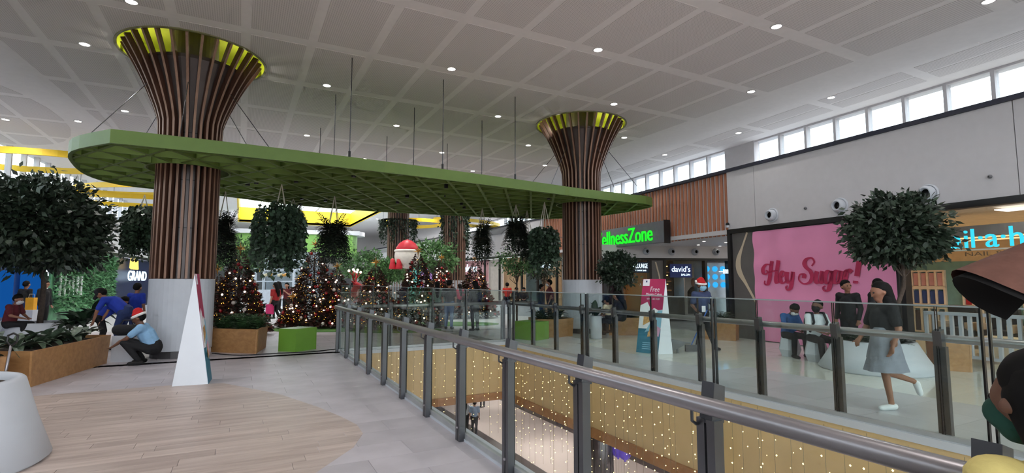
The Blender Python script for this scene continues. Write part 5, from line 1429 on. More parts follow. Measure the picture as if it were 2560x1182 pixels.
def art(t, q, words=True):
    face_patch(q, [(0, .32), (1, .32), (1, 1), (0, 1)], .003, t, 'magenta_print', M_mag)
    face_patch(q, [(0, 0), (1, 0), (1, .32), (0, .32)], .003, t, 'teal_print', M_tealp)
    face_patch(q, [(0, .32), (1, .32), (1, .58), (.82, .57), (.62, .60), (.52, .56), (.3, .68), (0, .63)], .006, t, 'white_torn_print', M_wprint)
    face_patch(q, [(.3, .27), (1, .34), (1, .57), (.82, .565), (.7, .5)], .009, t, 'blue_torn_print', M_sky)
    face_patch(q, [(.2, .36), (.66, .44), (.66, .52), (.2, .5)], .012, t, 'food_tray_print', M_food)
    face_patch(q, [(.62, .26), (.95, .22), (1.0, .33), (.72, .38)], .012, t, 'wrapper_print', M_pprint)
    for k, (u, v) in enumerate(((.5, .3), (.6, .25), (.45, .24))): face_patch(q, [(u, v - .03), (u + .14, v - .02), (u + .13, v + .035), (u + .02, v + .04)], .014 + k * .002, t, 'cake_print', M_food)
    face_patch(q, [(.02, .9), (.32, .9), (.32, .995), (.02, .995)], .007, t, 'logo_patch', M_wprint)
    face_patch(q, [(.15, .95), (.21, .95), (.21, .975), (.15, .975)], .01, t, 'logo_mark', mat('logo_ink', (50, 50, 110), .5))
    if words:
        FL, FR, TL_, TR_ = [Vector(p) for p in q]; W_ = (FR - FL); xd = W_.normalized(); yd = (TL_ - FL).normalized(); w = W_.length
        for body, u, v, ww, hh in (('Free', .38, .82, .42, .07), ('Mango Cakes', .2, .755, .74, .05), ('NOV 26 - DEC 10 2021', .26, .71, .6, .024)):
            o = on_face(q, u, v, .009); text('printed_words', body, tuple(o), tuple(xd), tuple(yd), ww * w, hh * (TL_ - FL).length, .002, M_wprint, t, shear=.12)
        for k in range(4):
            o = on_face(q, .25, .13 - k * .025, .006)
            face_patch(q, [(.25, .13 - k * .026), (.85, .13 - k * .026), (.85, .138 - k * .026), (.25, .138 - k * .026)], .006, t, 'text_line', M_sky)
fl, fr = np.array([8.52, 9.79]), np.array([8.72, 9.30]); fr = fl + (fr - fl) / np.linalg.norm(fr - fl) * .56
br = G(1682, 884)[:2]
tl = AT(1607, 13.0); tr = AT(1663, 12.65)
t, *q = wedge(fl, fr, br, ZH(697, 12.7), tl, tr, 'magenta and teal printed standee across the well'); q = (q[0], q[1], q[2], q[3]); art(t, q)
A0, B0 = np.array([-.91, 10.13]), np.array([-.40, 10.09])
fl2, fr2 = B0, B0 + np.array([.03, .52]); ap = AT(489, 8.75); ap2 = ap[:2] + np.array([.03, .5])
t, *q = wedge(fl2, fr2, A0 + np.array([.03, .52]), 1.83, ap[:2], ap2, 'white triangular side of a standee standing alone on the oak floor'); art(t, q, False)

# ------------------------------------------------------------------ inflatable, reindeer, lattice kiosk and small things
q = AT(1018, 25.5); z0 = ZH(668, 25.5)
t = thing('bearded_inflatable', 'hanging white bearded inflatable with red cap and mittens', 'inflatable', (q[0], q[1], z0))
MB().ball((q[0], q[1], z0 + .55), .62, 24, 14, 1, 1, 1.0).build('beard', mat('inflatable_white', (236, 230, 220), .5), t, smooth=True)
MB().lathe([(.58, .78), (.54, .98), (.4, 1.18), (.2, 1.32), (.02, 1.38)], (q[0], q[1], z0), 24).build('cap', mat('inflatable_red', (206, 36, 52), .5), t, smooth=True)
MB().tube([(q[0] + .57 * cos(a), q[1] + .57 * sin(a), z0 + .8) for a in np.linspace(0, 2 * pi, 30)], .075, 10).build('cap_band', MATS['inflatable_white'], t, smooth=True)
for sx_ in (-.62, -.3):
    p_ = q[:2] + RGT[:2] * sx_ - np.array([sin(YAW), cos(YAW)]) * .45
    MB().lathe([(.16, 0), (.18, .06), (.12, .3), (.11, .46), (.04, .52)], (p_[0], p_[1], z0 - .1), 14).build('mitten', MATS['inflatable_red'], t, smooth=True)
MB().tube([(q[0], q[1], z0 + 1.36), (q[0], q[1], CZ2)], .008, 5).build('hanging_wire', M_steel, t)
def reindeer(px, dp, z, label):
    q = AT(px, dp); t = thing('reindeer_figure', label, 'reindeer figure', (q[0], q[1], 0)); mr = mat('red_velvet', (170, 28, 36), .7); X_ = RGT[:2]
    def P_(u, w, zz): p = q[:2] + X_ * u + np.array([sin(YAW), cos(YAW)]) * w; return (p[0], p[1], zz)
    m = MB(); m.cap(P_(-.35, 0, .95), P_(.35, 0, .98), .24, .22, 12); m.cap(P_(.32, 0, 1.05), P_(.5, 0, 1.45), .15, .12, 12); m.cap(P_(.5, 0, 1.55), P_(.74, 0, 1.45), .14, .09, 12)
    for u in (-.4, .34):
        for w in (-.12, .12): m.cap(P_(u, w, .9), P_(u, w, .5), .1, .06, 10); m.cap(P_(u, w, .5), P_(u + .03, w, .05), .06, .05, 10)
    for w in (-.12, .12): m.cap(P_(.45, w, 1.62), P_(.38, w * 1.9, 1.72), .05, .03, 8)
    m.build('body', mr, t, remesh=.025)
    m = MB()
    for w in (-1, 1):
        m.tube([P_(.48, w * .06, 1.62), P_(.42, w * .22, 1.85), P_(.46, w * .3, 2.15)], [.03, .028, .02], 8); m.tube([P_(.43, w * .2, 1.8), P_(.6, w * .26, 2.05)], [.024, .016], 7); m.tube([P_(.43, w * .25, 1.93), P_(.3, w * .36, 2.1)], [.022, .016], 7)
    m.build('antlers', mr, t, smooth=True)
    m = MB()
    for w in (-1, 1):
        for (u, ww, zz) in ((.46, .3, 2.18), (.6, .26, 2.08), (.3, .36, 2.13)): m.ball(P_(u, w * ww, zz), .05, 8, 6)
    m.build('antler_lights', M_cool, t, kind='stuff')
reindeer(862, 21.5, 0, 'red velvet reindeer figure with lit antlers beside the tallest Christmas tree')
reindeer(1078, 25.5, 0, 'red reindeer figure glimpsed between two Christmas trees')
# white lattice kiosk under the bulkhead
q0 = AT(640, 38); q1 = AT(760, 36); t = thing('white_kiosk', 'white lattice framed kiosk with glass shelves behind the trees', 'kiosk', (q0[0], q0[1], 0))
d = (q1 - q0)[:2]; L = np.linalg.norm(d); d /= L; nrm = np.array([-d[1], d[0]]); yw = atan2(d[1], d[0]); mk = mat('kiosk_white', (206, 214, 224), .5)
for k, s in enumerate((0, .9, L - .9, L)):
    p = q0[:2] + d * s; MB().box((p[0], p[1], 1.9), (.14, .14, 3.8), yw).build('post', mk, t)
for z in (.9, 1.7, 2.5, 3.2, 3.75):
    p = q0[:2] + d * L / 2; MB().box((p[0], p[1], z), (L, .12, .12 if z > 3 else .08), yw).build('cross_bar', mk, t)
p = q0[:2] + d * L / 2 + nrm * 1.2; MB().box((p[0], p[1], 2.0), (L * 1.1, .1, 3.6), yw).build('back_screen', mat('kiosk_screen', (136, 146, 152), .4), t)
p = q0[:2] + d * L / 2 - nrm * .5; MB().box((p[0], p[1], .55), (L * .8, .5, 1.1), yw).build('counter', mk, t)
p = q0[:2] + d * L * .14 - nrm * .1; MB().box((p[0], p[1], 2.75), (.3, .04, .7), yw).build('yellow_flag', M_yellow, t)
for k in range(5):
    p = q0[:2] + d * L * (.3 + .1 * k) - nrm * .3; MB().box((p[0], p[1], 2.15), (.22, .3, .16), yw, (.3, 0)).build('displayed_item', mat('item_%d' % (k % 3), ((200, 190, 160), (196, 140, 60), (150, 160, 170))[k % 3], .5), t)
# spade leaning in the left planters
q = AT(18, 8.9); hx = np.array([-3.42, 10.95])
t = thing('spade', 'steel spade with black handle leaning on the bare-soil planter', 'spade', (-3.25, 10.6, 0))
a = Vector((-3.30, 10.75, .35)); b_ = Vector((-3.36, 10.95, .78))
a, b_ = Vector(tuple(G(14, 930, .42))), Vector(tuple(G(26, 872, .74))); u = (b_ - a).normalized()
MB().tube([a - u * .3, b_ + u * .05], .017, 8).build('shaft', M_rail, t, smooth=True)
h = b_ + u * .04; rv = Vector((RGT[0], RGT[1], 0)); MB().tube([h, h + u * .06 - rv * .07, h + u * .15 - rv * .07, h + u * .18, h + u * .15 + rv * .07, h + u * .06 + rv * .07, h], .015, 7).build('grip', M_black, t)
e = a - u * .3; MB().slab([e - rv * .1, e + rv * .1, e + rv * .1 - u * .16, e - u * .24, e - rv * .1 - u * .16], (FWD[0], FWD[1], 0), .012).build('blade', M_steel, t)
# thin cable along the floor
pts = [G(530, 884), G(600, 889), G(690, 884), G(780, 880), G(845, 873), G(905, 872)]
m = MB().tube([(p[0], p[1], .012) for p in cat_rom(pts, 5)], .012, 6).build('floor_cable', M_black, None, smooth=True); tag(m, 'black cable lying across the floor before the planter and green cube', 'cable')
# yellow mannequins in the shop window
for k, (px, lb) in enumerate(((1231, 'yellow dressed mannequin with a pink head by the aqua shopfront'), (1261, 'yellow dressed mannequin with a pink head by the rose shopfront'))):
    q = AT(px, 36.5); t = thing('mannequin', lb, 'mannequin', (q[0], q[1], 0)); C3 = (q[0], q[1], 0); my = mat('mannequin_yellow', (228, 176, 44), .5)
    MB().lathe([(.34, .45), (.3, .9), (.24, 1.3), (.3, 1.6), (.34, 1.85), (.24, 2.05), (.09, 2.12)], C3, 18).build('gown', my, t, smooth=True)
    MB().ball((q[0], q[1], 2.28), .15, 14, 10, 1, 1, 1.25).build('head', mat('mannequin_pink', (226, 96, 150), .5), t, smooth=True)
    MB().lathe([(.2, 0), (.2, .05), (.05, .08), (.05, .46)], C3, 14).build('stand', M_steel, t)
    m = MB()
    for s in (-1, 1): m.cap((q[0] + RGT[0] * .3 * s, q[1] + RGT[1] * .3 * s, 1.85), (q[0] + RGT[0] * .36 * s, q[1] + RGT[1] * .36 * s, 1.2), .1, .07, 10)
    m.build('sleeves', my, t, smooth=True)
for k, (px, dp) in enumerate(((1285, 27.5), (1325, 26))):
    q = AT(px, dp); t = thing('display_plinth', ('long', 'short')[k] + ' white plinth by the far shopfronts', 'plinth', (q[0], q[1], 0)); MB().box((q[0], q[1], .3), (2.2 - k, .8, .6), -YAW).build('plinth_body', M_offwhite, t); MB().box((q[0], q[1], .63), (2.3 - k, .9, .06), -YAW).build('plinth_top', M_dkwall, t)
# purple balloons on the lower level
for k, (px, py) in enumerate(((1545, 1124), (1562, 1130), (1553, 1116))):
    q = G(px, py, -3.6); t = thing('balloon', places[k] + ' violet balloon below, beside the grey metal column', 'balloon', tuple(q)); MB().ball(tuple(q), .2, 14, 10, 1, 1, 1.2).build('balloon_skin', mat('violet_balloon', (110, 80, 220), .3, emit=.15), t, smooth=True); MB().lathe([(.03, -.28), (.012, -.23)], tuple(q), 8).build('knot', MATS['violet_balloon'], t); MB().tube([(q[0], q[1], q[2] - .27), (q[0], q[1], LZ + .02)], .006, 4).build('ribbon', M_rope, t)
# ------------------------------------------------------------------ people
SKIN = mat('skin', (150, 104, 82), .55, vary=.06); SKIND = mat('skin_dark', (112, 76, 60), .55, vary=.06); SKINL = mat('skin_light', (186, 140, 116), .55, vary=.05)
HAIR = mat('black_hair', (17, 15, 15), .75, vary=.2, scale=40, spec=.2)
def cloth(n, c): return mat('cloth_' + n, c, .85, vary=.1, scale=14, bump=.12, bscale=60)
POSES = {
 'stand': dict(pel=(0, 0, .93), che=(0, .01, 1.24), nek=(0, .0, 1.44), hed=(0, .03, 1.58), sh=(.18, 0, 1.38), el=(.24, -.03, 1.10), wr=(.23, .06, .86), hip=(.09, 0, .9), kn=(.095, .02, .49), an=(.10, -.03, .08)),
 'sit': dict(pel=(0, -.05, .52), che=(0, .02, .84), nek=(0, .07, 1.03), hed=(0, .13, 1.15), sh=(.18, .05, .97), el=(.24, .14, .74), wr=(.09, .34, .66), hip=(.09, 0, .5), kn=(.14, .40, .50), an=(.15, .40, .08)),
 'crouch': dict(pel=(0, -.16, .32), che=(0, .0, .62), nek=(0, .08, .80), hed=(0, .14, .92), sh=(.18, .06, .75), el=(.2, .26, .56), wr=(.1, .46, .44), hip=(.1, -.1, .31), kn=(.16, .32, .46), an=(.14, .06, .09)),
 'bend': dict(pel=(0, -.12, .88), che=(0, .16, 1.12), nek=(0, .34, 1.24), hed=(0, .46, 1.33), sh=(.18, .30, 1.20), el=(.22, .42, .92), wr=(.15, .52, .68), hip=(.1, -.08, .86), kn=(.11, .03, .48), an=(.12, -.05, .08)),
}
def person(label, loc, face, pose='stand', H=1.68, skin=None, top=None, bottom=None, sleeve='short', shoe=None, hair='short', hat=None, mask=None, voxel=.016, over=None, extra=None, group=None, dress=None, seat_z=None):
    """one figure: a single skin surface with clothes, hair and worn things as its parts"""
    J = {k: (v if not isinstance(v, dict) else v) for k, v in POSES[pose].items()}
    over = over or {}; s = H / 1.70; yaw = radians(face); f = np.array([cos(yaw), sin(yaw)]); r = np.array([sin(yaw), -cos(yaw)])
    def j(k, side=0):
        key = k + ('R' if side > 0 else 'L') if side else k
        v = over.get(key, over.get(k, J.get(k)))
        x, y, z = v; x = x * side if (side and key not in over) else x
        return np.array([x, y, z]) * s
    def W_(p): q = np.array(loc[:2]) + r * p[0] + f * p[1]; return (q[0], q[1], loc[2] + p[2])
    t = thing('person', label, 'person', (loc[0], loc[1], loc[2]), group)
    def limb(m, a, b, ra, rb): m.cap(W_(a), W_(b), ra * s, rb * s, 10)
    pel, che, nek, hed = j('pel'), j('che'), j('nek'), j('hed')
    m = MB(); limb(m, pel, che, .135, .145); limb(m, che, nek - np.array([0, 0, .05 * s]), .14, .07); limb(m, nek - np.array([0, 0, .04]), hed - np.array([0, .02, .04]), .055, .052)
    fx = np.array([0, 1, 0]) * s
    hx = hed - nek; hx = hx / np.linalg.norm(hx); fw = np.array([0, 1, 0]) - hx * hx[1]; fw /= np.linalg.norm(fw)
    if 'gaze' in over:
        g_ = np.array(over['gaze'], float); fw = g_ / np.linalg.norm(g_)
    side_v = np.cross(fw, hx); side_v /= np.linalg.norm(side_v)
    m.cap(W_(hed + hx * .035 * s - fw * .012 * s), W_(hed + hx * .02 * s + fw * .02 * s), .098 * s, .094 * s, 14); m.cap(W_(hed - hx * .05 * s + fw * .03 * s), W_(hed - hx * .07 * s + fw * .045 * s), .068 * s, .05 * s, 12)
    m.cap(W_(hed + hx * .01 * s + fw * .105 * s), W_(hed - hx * .025 * s + fw * .119 * s), .010 * s, .014 * s, 8)
    for e in (-1, 1): m.ball(W_(hed + side_v * e * .1 * s - fw * .0), .025 * s, 8, 6)
    for e in (-1, 1):
        sh, el, wr = j('sh', e), j('el', e), j('wr', e); hp, kn, an = j('hip', e), j('kn', e), j('an', e)
        limb(m, che + np.array([0, 0, .06 * s]), sh, .09, .066); limb(m, sh, el, .056, .044); limb(m, el, wr, .042, .028)
        d = wr - el; d /= np.linalg.norm(d); c1 = wr + d * .045 * s
        pn = np.cross(d, [e, 0, 0.2]); pn /= np.linalg.norm(pn); ax = np.cross(pn, d); ax /= np.linalg.norm(ax)
        limb(m, wr + d * .02 * s + ax * .016 * s, c1 + d * .035 * s + ax * .018 * s, .022, .02); limb(m, wr + d * .02 * s - ax * .016 * s, c1 + d * .035 * s - ax * .018 * s, .022, .02)
        for q in range(4):                       # four fingers and a thumb, slightly curled
            b0 = c1 + d * .03 * s + ax * (.033 - .022 * q) * s; L = (.05, .058, .054, .042)[q] * s; k1 = b0 + d * L * .8 + pn * .006 * s; k2 = k1 + (d * .72 + pn * .6) * L * .75
            limb(m, b0, k1, .0105, .0095); limb(m, k1, k2, .0095, .008)
        th = wr + d * .03 * s + ax * .03 * s; limb(m, th, th + (d * .6 + ax * .6) * .05 * s, .013, .011); limb(m, th + (d * .6 + ax * .6) * .05 * s, th + (d * .95 + ax * .65) * .075 * s, .011, .009)
        limb(m, pel, hp, .12, .1); limb(m, hp, kn, .082, .056); limb(m, kn, an, .055, .036)
        to = over.get('toe' + ('R' if e > 0 else 'L'), None); to = np.array(to) * s if to is not None else an + np.array([.02 * e, .15, -.045]) * s
        limb(m, an - np.array([0, .03, .03]) * s, to, .036, .028)
    m.build('body', skin or SKIN, t, remesh=voxel)
    g = .014
    if top:
        m = MB(); limb(m, pel + (che - pel) * (.3 if pose == 'crouch' else .02), che, .150, .162); limb(m, che, nek - np.array([0, 0, .07 * s]), .158, .088)
        for e in (-1, 1):
            sh, el, wr = j('sh', e), j('el', e), j('wr', e); limb(m, che + np.array([0, 0, .06 * s]), sh, .104, .082)
            if sleeve == 'long': limb(m, sh, el, .074, .06); limb(m, el, el + (wr - el) * .93, .058, .046)
            elif sleeve == 'short': limb(m, sh, sh + (el - sh) * .72, .074, .068)
        m.build('shirt', top, t, remesh=max(voxel, .016))
    if dress:
        m = MB(); limb(m, pel, che, .145, .15)
        m.build('bodice', dress, t, remesh=.018)
        c0 = W_((0, pel[1], 0)); z1, z0 = loc[2] + pel[2] + .18 * s, loc[2] + .52 * s
        for nm, (za, zb, ra, rb) in {'skirt': (z1, z0 + .16, .16, .25), 'skirt_tier': (z0 + .2, z0, .24, .30)}.items():
            V = []; F = []; N = 40
            for q in range(7):
                u = q / 6
                for i in range(N):
                    a = 2 * pi * i / N; rr = (ra + (rb - ra) * u) * s * (1 + .05 * u * sin(a * 9 + (2 if nm == 'skirt' else 0))); V.append((c0[0] + rr * cos(a), c0[1] + rr * .82 * sin(a), za + (zb - za) * u))
            for q in range(6):
                for i in range(N): F.append((q * N + i, q * N + (i + 1) % N, (q + 1) * N + (i + 1) % N, (q + 1) * N + i))
            MB().add(V, F).build(nm, dress, t, smooth=True)
    if bottom:
        m = MB(); limb(m, pel + np.array([0, 0, .05 * s]), pel, .148, .15)
        for e in (-1, 1):
            hp, kn, an = j('hip', e), j('kn', e), j('an', e); limb(m, pel, hp, .135, .115); limb(m, hp, kn, .098, .074); limb(m, kn, kn + (an - kn) * .94, .07, .055)
        m.build('trousers', bottom, t, remesh=max(voxel, .016))
    m = MB()
    for e in (-1, 1):
        an = j('an', e); to = over.get('toe' + ('R' if e > 0 else 'L'), None); to = np.array(to) * s if to is not None else an + np.array([.02 * e, .15, -.045]) * s
        ms = MB(); limb(ms, an - np.array([0, .035, .032]) * s, to + (to - an) * .05, .048, .04); ms.build('shoe', shoe or cloth('black_shoe', (26, 24, 26)), t, remesh=.014)
    if hair:
        m = MB(); hc = hed + hx * .045 * s - fw * .03 * s; m.cap(W_(hc + hx * .015 * s), W_(hc - hx * .02 * s - fw * .015 * s), .108 * s, .1 * s, 14)
        if hair == 'long':
            m.cap(W_(hc - fw * .04 * s), W_(hc - hx * .38 * s - fw * .1 * s), .1 * s, .07 * s, 12); m.cap(W_(hc - hx * .3 * s - fw * .1 * s), W_(hc - hx * .5 * s - fw * .08 * s), .09 * s, .05 * s, 12)
        m.build('hair', HAIR, t, remesh=.014)
    if hat == 'santa':
        hr, hw = mat('hat_red', (190, 28, 34), .9, vary=.1), mat('hat_white', (232, 228, 226), .95)
        b0 = hed + hx * .065 * s - fw * .025 * s; m = MB(); m.cap(W_(b0 + hx * .02 * s), W_(b0 + hx * .07 * s - fw * .02 * s), .112 * s, .09 * s, 14); m.cap(W_(b0 + hx * .08 * s), W_(b0 + hx * .09 * s + side_v * .1 * s), .075 * s, .035 * s, 12); m.build('hat_crown', hr, t, remesh=.014)
        ring = [W_(b0 + (side_v * cos(a) + fw * sin(a)) * .115 * s) for a in np.linspace(0, 2 * pi, 22)]; MB().tube(ring, .026 * s, 8).build('hat_brim', hw, t, smooth=True)
        MB().ball(W_(b0 + hx * .085 * s + side_v * .15 * s - hx * .03 * s), .03 * s, 10, 6).build('hat_pompom', hw, t, smooth=True)
    if hat == 'cap':
        b0 = hed + hx * .06 * s; hm = cloth('dark_cap', (24, 24, 30)); m = MB(); m.cap(W_(b0), W_(b0 + hx * .03 * s), .112 * s, .1 * s, 14); m.cap(W_(b0 + fw * .1 * s), W_(b0 + fw * .17 * s), .05 * s, .045 * s, 10); m.build('cap', hm, t, remesh=.014)
    if mask:
        m = MB(); m.cap(W_(hed - hx * .02 * s + fw * .085 * s + side_v * .035 * s), W_(hed - hx * .02 * s + fw * .085 * s - side_v * .035 * s), .052 * s, .052 * s, 12); m.cap(W_(hed - hx * .06 * s + fw * .06 * s + side_v * .02 * s), W_(hed - hx * .06 * s + fw * .06 * s - side_v * .02 * s), .055 * s, .055 * s, 12)
        m.build('face_mask', mask, t, remesh=.012)
    m = MB()
    for e in (-1, 1): m.ball(W_(hed + hx * .025 * s + fw * .104 * s + side_v * e * .037 * s), .012 * s, 8, 6)
    m.build('eyes', mat('eye_dark', (30, 24, 22), .2), t, smooth=True)
    if extra: extra(t, W_, j, s, hed, hx, fw, side_v)
    return t
MASKB = mat('mask_blue', (140, 190, 214), .8); MASKW = mat('mask_white', (226, 226, 230), .8); MASKK = mat('mask_black', (30, 24, 28), .8)
navy, black, blue, royal, skyb, maroon, white, grey, red, pinkc = cloth('navy', (36, 52, 96)), cloth('black', (20, 20, 24)), cloth('blue', (52, 92, 150)), cloth('royal', (26, 54, 160)), cloth('sky', (136, 178, 214)), cloth('maroon', (96, 30, 38)), cloth('white', (214, 220, 226)), cloth('grey', (96, 100, 104)), cloth('red', (168, 40, 42)), cloth('magenta', (206, 40, 120))
jeans, cream, greenc, orange, greydress = cloth('jeans', (62, 88, 130)), cloth('cream', (206, 190, 164)), cloth('sage', (120, 146, 136)), cloth('orange', (206, 120, 50)), cloth('greydress', (134, 138, 150))
LEFT, RIGHT, AWAY, HERE = 152, -28, 62, 242
def gp(px, py): q = G(px, py); return (q[0], q[1], 0.0)
def ap_(px, dp, z=0.0): q = AT(px, dp); return (q[0], q[1], z)
# crouching man
person('crouching man in a sky-blue polo shirt, black trousers and red and white hat', (-1.68, 13.1, 0), LEFT + 22, 'crouch', 1.72, SKIND, skyb, black, 'short', hat='santa', over={'wrR': (.12, .4, .5), 'wrL': (-.1, .5, .4)})
# blue-shirted people behind the long planter
person('person in a royal blue shirt and dark cap bending over behind the crouching man', ap_(312, 13.2), LEFT + 8, 'bend', 1.76, SKIN, royal, navy, 'short', hat='cap')
person('person in a royal blue shirt crouched low beside the large leaves', ap_(268, 13.4), RIGHT + 30, 'bend', 1.5, SKIN, royal, black, 'short')
person('person in royal blue half hidden by the slatted column', ap_(347, 14.4), AWAY, 'stand', 1.62, SKIN, royal, navy, 'short')
# far left group
person('seated person in a maroon vest with white sleeve at the left picture edge', ap_(40, 13.6, .1), RIGHT + 10, 'sit', 1.65, SKIN, maroon, black, 'short', mask=MASKW)
person('standing person in black behind the largest tree', ap_(118, 18.5), RIGHT, 'stand', 1.7, SKIN, black, black, 'long', voxel=.02)
person('person in dark clothes beside the blue screens at the left edge', ap_(70, 19), AWAY, 'stand', 1.68, SKIN, black, navy, 'long', voxel=.02)
person('person in a blue top at the far left picture edge', ap_(24, 20), AWAY - 60, 'stand', 1.6, SKIN, blue, black, 'short', voxel=.02)
q = ap_(87, 17.5); t = thing('shopping_bag', 'yellow paper bag behind the maroon-vested person', 'bag', (q[0], q[1], .75)); MB().box((q[0], q[1], .95), (.28, .14, .4), -YAW).build('bag_body', mat('yellow_bag', (232, 168, 40), .6), t); MB().tube([(q[0] - .08, q[1], 1.15), (q[0] - .06, q[1], 1.27), (q[0] + .06, q[1], 1.27), (q[0] + .08, q[1], 1.15)], .006, 5).build('handle', M_rope, t); MB().box((q[0], q[1], .37), (.5, .4, .74), -YAW).build('stand', M_offwhite, t)
t = thing('holdall', 'black soft bag lying on the white box bench', 'bag', (-2.1, 13.95, .545)); m = MB(); m.cap((-2.28, 13.9, .66), (-1.95, 13.85, .65), .12, .11, 12); m.cap((-2.2, 14.05, .65), (-2.0, 14.0, .66), .11, .1, 12); m.build('bag_body', cloth('bag_black2', (22, 22, 26)), t, remesh=.02); MB().tube([(-2.25, 13.9, .77), (-2.2, 13.9, .86), (-2.05, 13.88, .86), (-2.0, 13.87, .76)], .012, 6).build('strap', M_black, t)
# walkers between the Christmas trees
def pink_bag(t, W_, j, s, *a):
    w = j('wr', -1); c = W_(w + np.array([0, 0, -.28]) * s); MB().box(c, (.3, .12, .42), .6).build('shopping_bag', mat('magenta_bag', (206, 40, 110), .5), t); MB().tube([W_(w), W_(w + np.array([0, 0, -.1]))], .008, 5).build('bag_handle', M_rope, t)
person('walker in a red top carrying a magenta shopping bag between the Christmas trees', gp(686, 806), LEFT - 20, 'stand', 1.62, SKINL, red, black, 'short', hair='long', voxel=.02, over={'knL': (-.09, .16, .5), 'anL': (-.09, .2, .1), 'knR': (.09, .0, .5), 'anR': (.09, -.24, .12)}, extra=pink_bag)
person('masked woman in white blouse and black trousers walking behind the red-topped walker', ap_(699, 23.5), LEFT - 10, 'stand', 1.66, SKINL, white, black, 'short', hair='long', mask=MASKW, voxel=.02, over={'knL': (-.09, .16, .5), 'anL': (-.09, .12, .1), 'knR': (.09, .0, .5), 'anR': (.09, -.3, .16)})
person('woman with long hair holding up a phone beside the low small Christmas tree', ap_(720, 24.5), HERE, 'stand', 1.6, SKINL, maroon, black, 'short', hair='long', voxel=.02, over={'wr': (.06, .32, 1.3), 'el': (.22, .14, 1.12)})
# behind the end balustrade
person('person in a sage top and dark trousers seen from behind at the end balustrade', gp(1092, 818), AWAY + 12, 'stand', 1.66, SKIN, greenc, black, 'long', hair='long', voxel=.018)
person('person in a black top and blue jeans seen from behind at the end balustrade', gp(1122, 822), AWAY - 8, 'stand', 1.72, SKIN, black, jeans, 'short', voxel=.018)
person('person in a long black coat standing before the rightmost Christmas tree', gp(1187, 826), AWAY + 40, 'stand', 1.68, SKIN, black, black, 'long', hair='long', voxel=.018)
person('person in a pale pink top beside the red reindeer', ap_(884, 22.5), AWAY, 'stand', 1.62, SKINL, cloth('blush', (196, 150, 150)), navy, 'short', voxel=.022)
person('person in a brown top between two Christmas trees', ap_(912, 22.8), HERE, 'stand', 1.62, SKIN, cloth('brown', (110, 74, 60)), black, 'short', voxel=.022)
person('person in a pale lilac top between two Christmas trees', ap_(928, 23.2), HERE + 40, 'stand', 1.58, SKIN, cloth('lilac', (150, 140, 170)), black, 'short', voxel=.022)
person('person in a crimson top at the foot of the far Christmas trees', ap_(1150, 24.0), AWAY + 30, 'stand', 1.55, SKIN, cloth('crimson', (170, 40, 70)), black, 'short', hair='long', voxel=.022)
# far shopfront
person('person in an orange-red shirt by the far white plinth', ap_(1268, 27.5), AWAY, 'stand', 1.6, SKIN, cloth('vermilion', (190, 52, 34)), black, 'short', voxel=.022)
person('person in dark clothes sitting on the far plinth', ap_(1291, 27.5, .14), HERE, 'sit', 1.62, SKIN, black, black, 'long', hair='long', voxel=.022)
person('second dark-clothed person sitting on the far plinth, nearer the column', ap_(1309, 27.5, .14), HERE, 'sit', 1.62, SKIN, cloth('umber', (52, 40, 36)), black, 'long', voxel=.022)
person('dark-haired person in black bending over the planter beside the column', ap_(1352, 20.0), RIGHT, 'stand', 1.56, SKIN, black, navy, 'long', voxel=.02)
person('tall masked person in a maroon shirt beside the right slatted column', ap_(1374, 20.4), LEFT, 'stand', 1.74, SKIN, maroon, black, 'short', mask=MASKW, voxel=.02)
# by the small tree
person('seated woman in black with hair tied up under the small tree', ap_(1549, 15.6, .14), AWAY + 50, 'sit', 1.64, SKIN, black, black, 'long', hair='long', voxel=.018)
person('seated person in a cream top and cap left of the woman in black', ap_(1523, 15.8, .05), AWAY + 40, 'sit', 1.55, SKIN, cream, black, 'short', hat='cap', voxel=.018)
# cleaner in the red and white hat
def lanyard(t, W_, j, s, hed, hx, fw, sv):
    MB().box(W_(np.array([.06, .19, 1.02]) * s), (.09, .02, .15), radians(HERE) + pi / 2).build('id_card', M_wprint, t)
person('masked cleaner in navy shirt and red and white hat striding with a broom', gp(1757, 874), HERE + 12, 'stand', 1.70, SKIND, cloth('slate_navy', (58, 70, 104)), black, 'short', hat='santa', mask=MASKB, over={'knR': (.1, .12, .5), 'anR': (.14, -.02, .08), 'knL': (-.13, .06, .5), 'anL': (-.3, .06, .08), 'wrR': (.2, .2, .92), 'wrL': (-.1, .26, 1.02), 'elL': (-.25, .08, 1.1)}, extra=lanyard)
a, b_ = AT(1760, 13.0, ZH(776, 13.0)), AT(1716, 13.0, ZH(862, 13.0)); a = AT(1764, 12.8, 1.0); b_ = AT(1722, 12.75, .16)
t = thing('broom', 'blue-handled broom held by the cleaner', 'broom', tuple(b_)); MB().tube([tuple(a), tuple(b_)], .014, 8).build('broom_handle', mat('broom_blue', (50, 100, 180), .4), t, smooth=True); MB().box((b_[0], b_[1], .08), (.3, .06, .16), -YAW).build('bristles', M_black, t)
q = AT(1690, 12.4); t = thing('dustpan', 'dark grey dustpan lying across the polished floor beside the cleaner', 'dustpan', (q[0], q[1], 0)); X_ = RGT
pp = lambda u, z, w=0: (q[0] + RGT[0] * u + sin(YAW) * w, q[1] + RGT[1] * u + cos(YAW) * w, z)
mg = mat('dustpan_grey', (96, 98, 100), .5)
MB().slab([pp(-.18, .16), pp(-.16, .34), pp(.0, .3), pp(.14, .27), pp(.14, .2), pp(.0, .12), pp(-.12, .06)], (sin(YAW), cos(YAW), 0), .12).build('pan', mg, t); MB().tube([pp(.12, .235, .06), pp(.3, .24, .06)], .02, 8).build('pan_handle', mg, t); MB().tube([pp(0, .12, .06), pp(0, .0, .06)], .03, 8).build('pan_heel', mg, t)
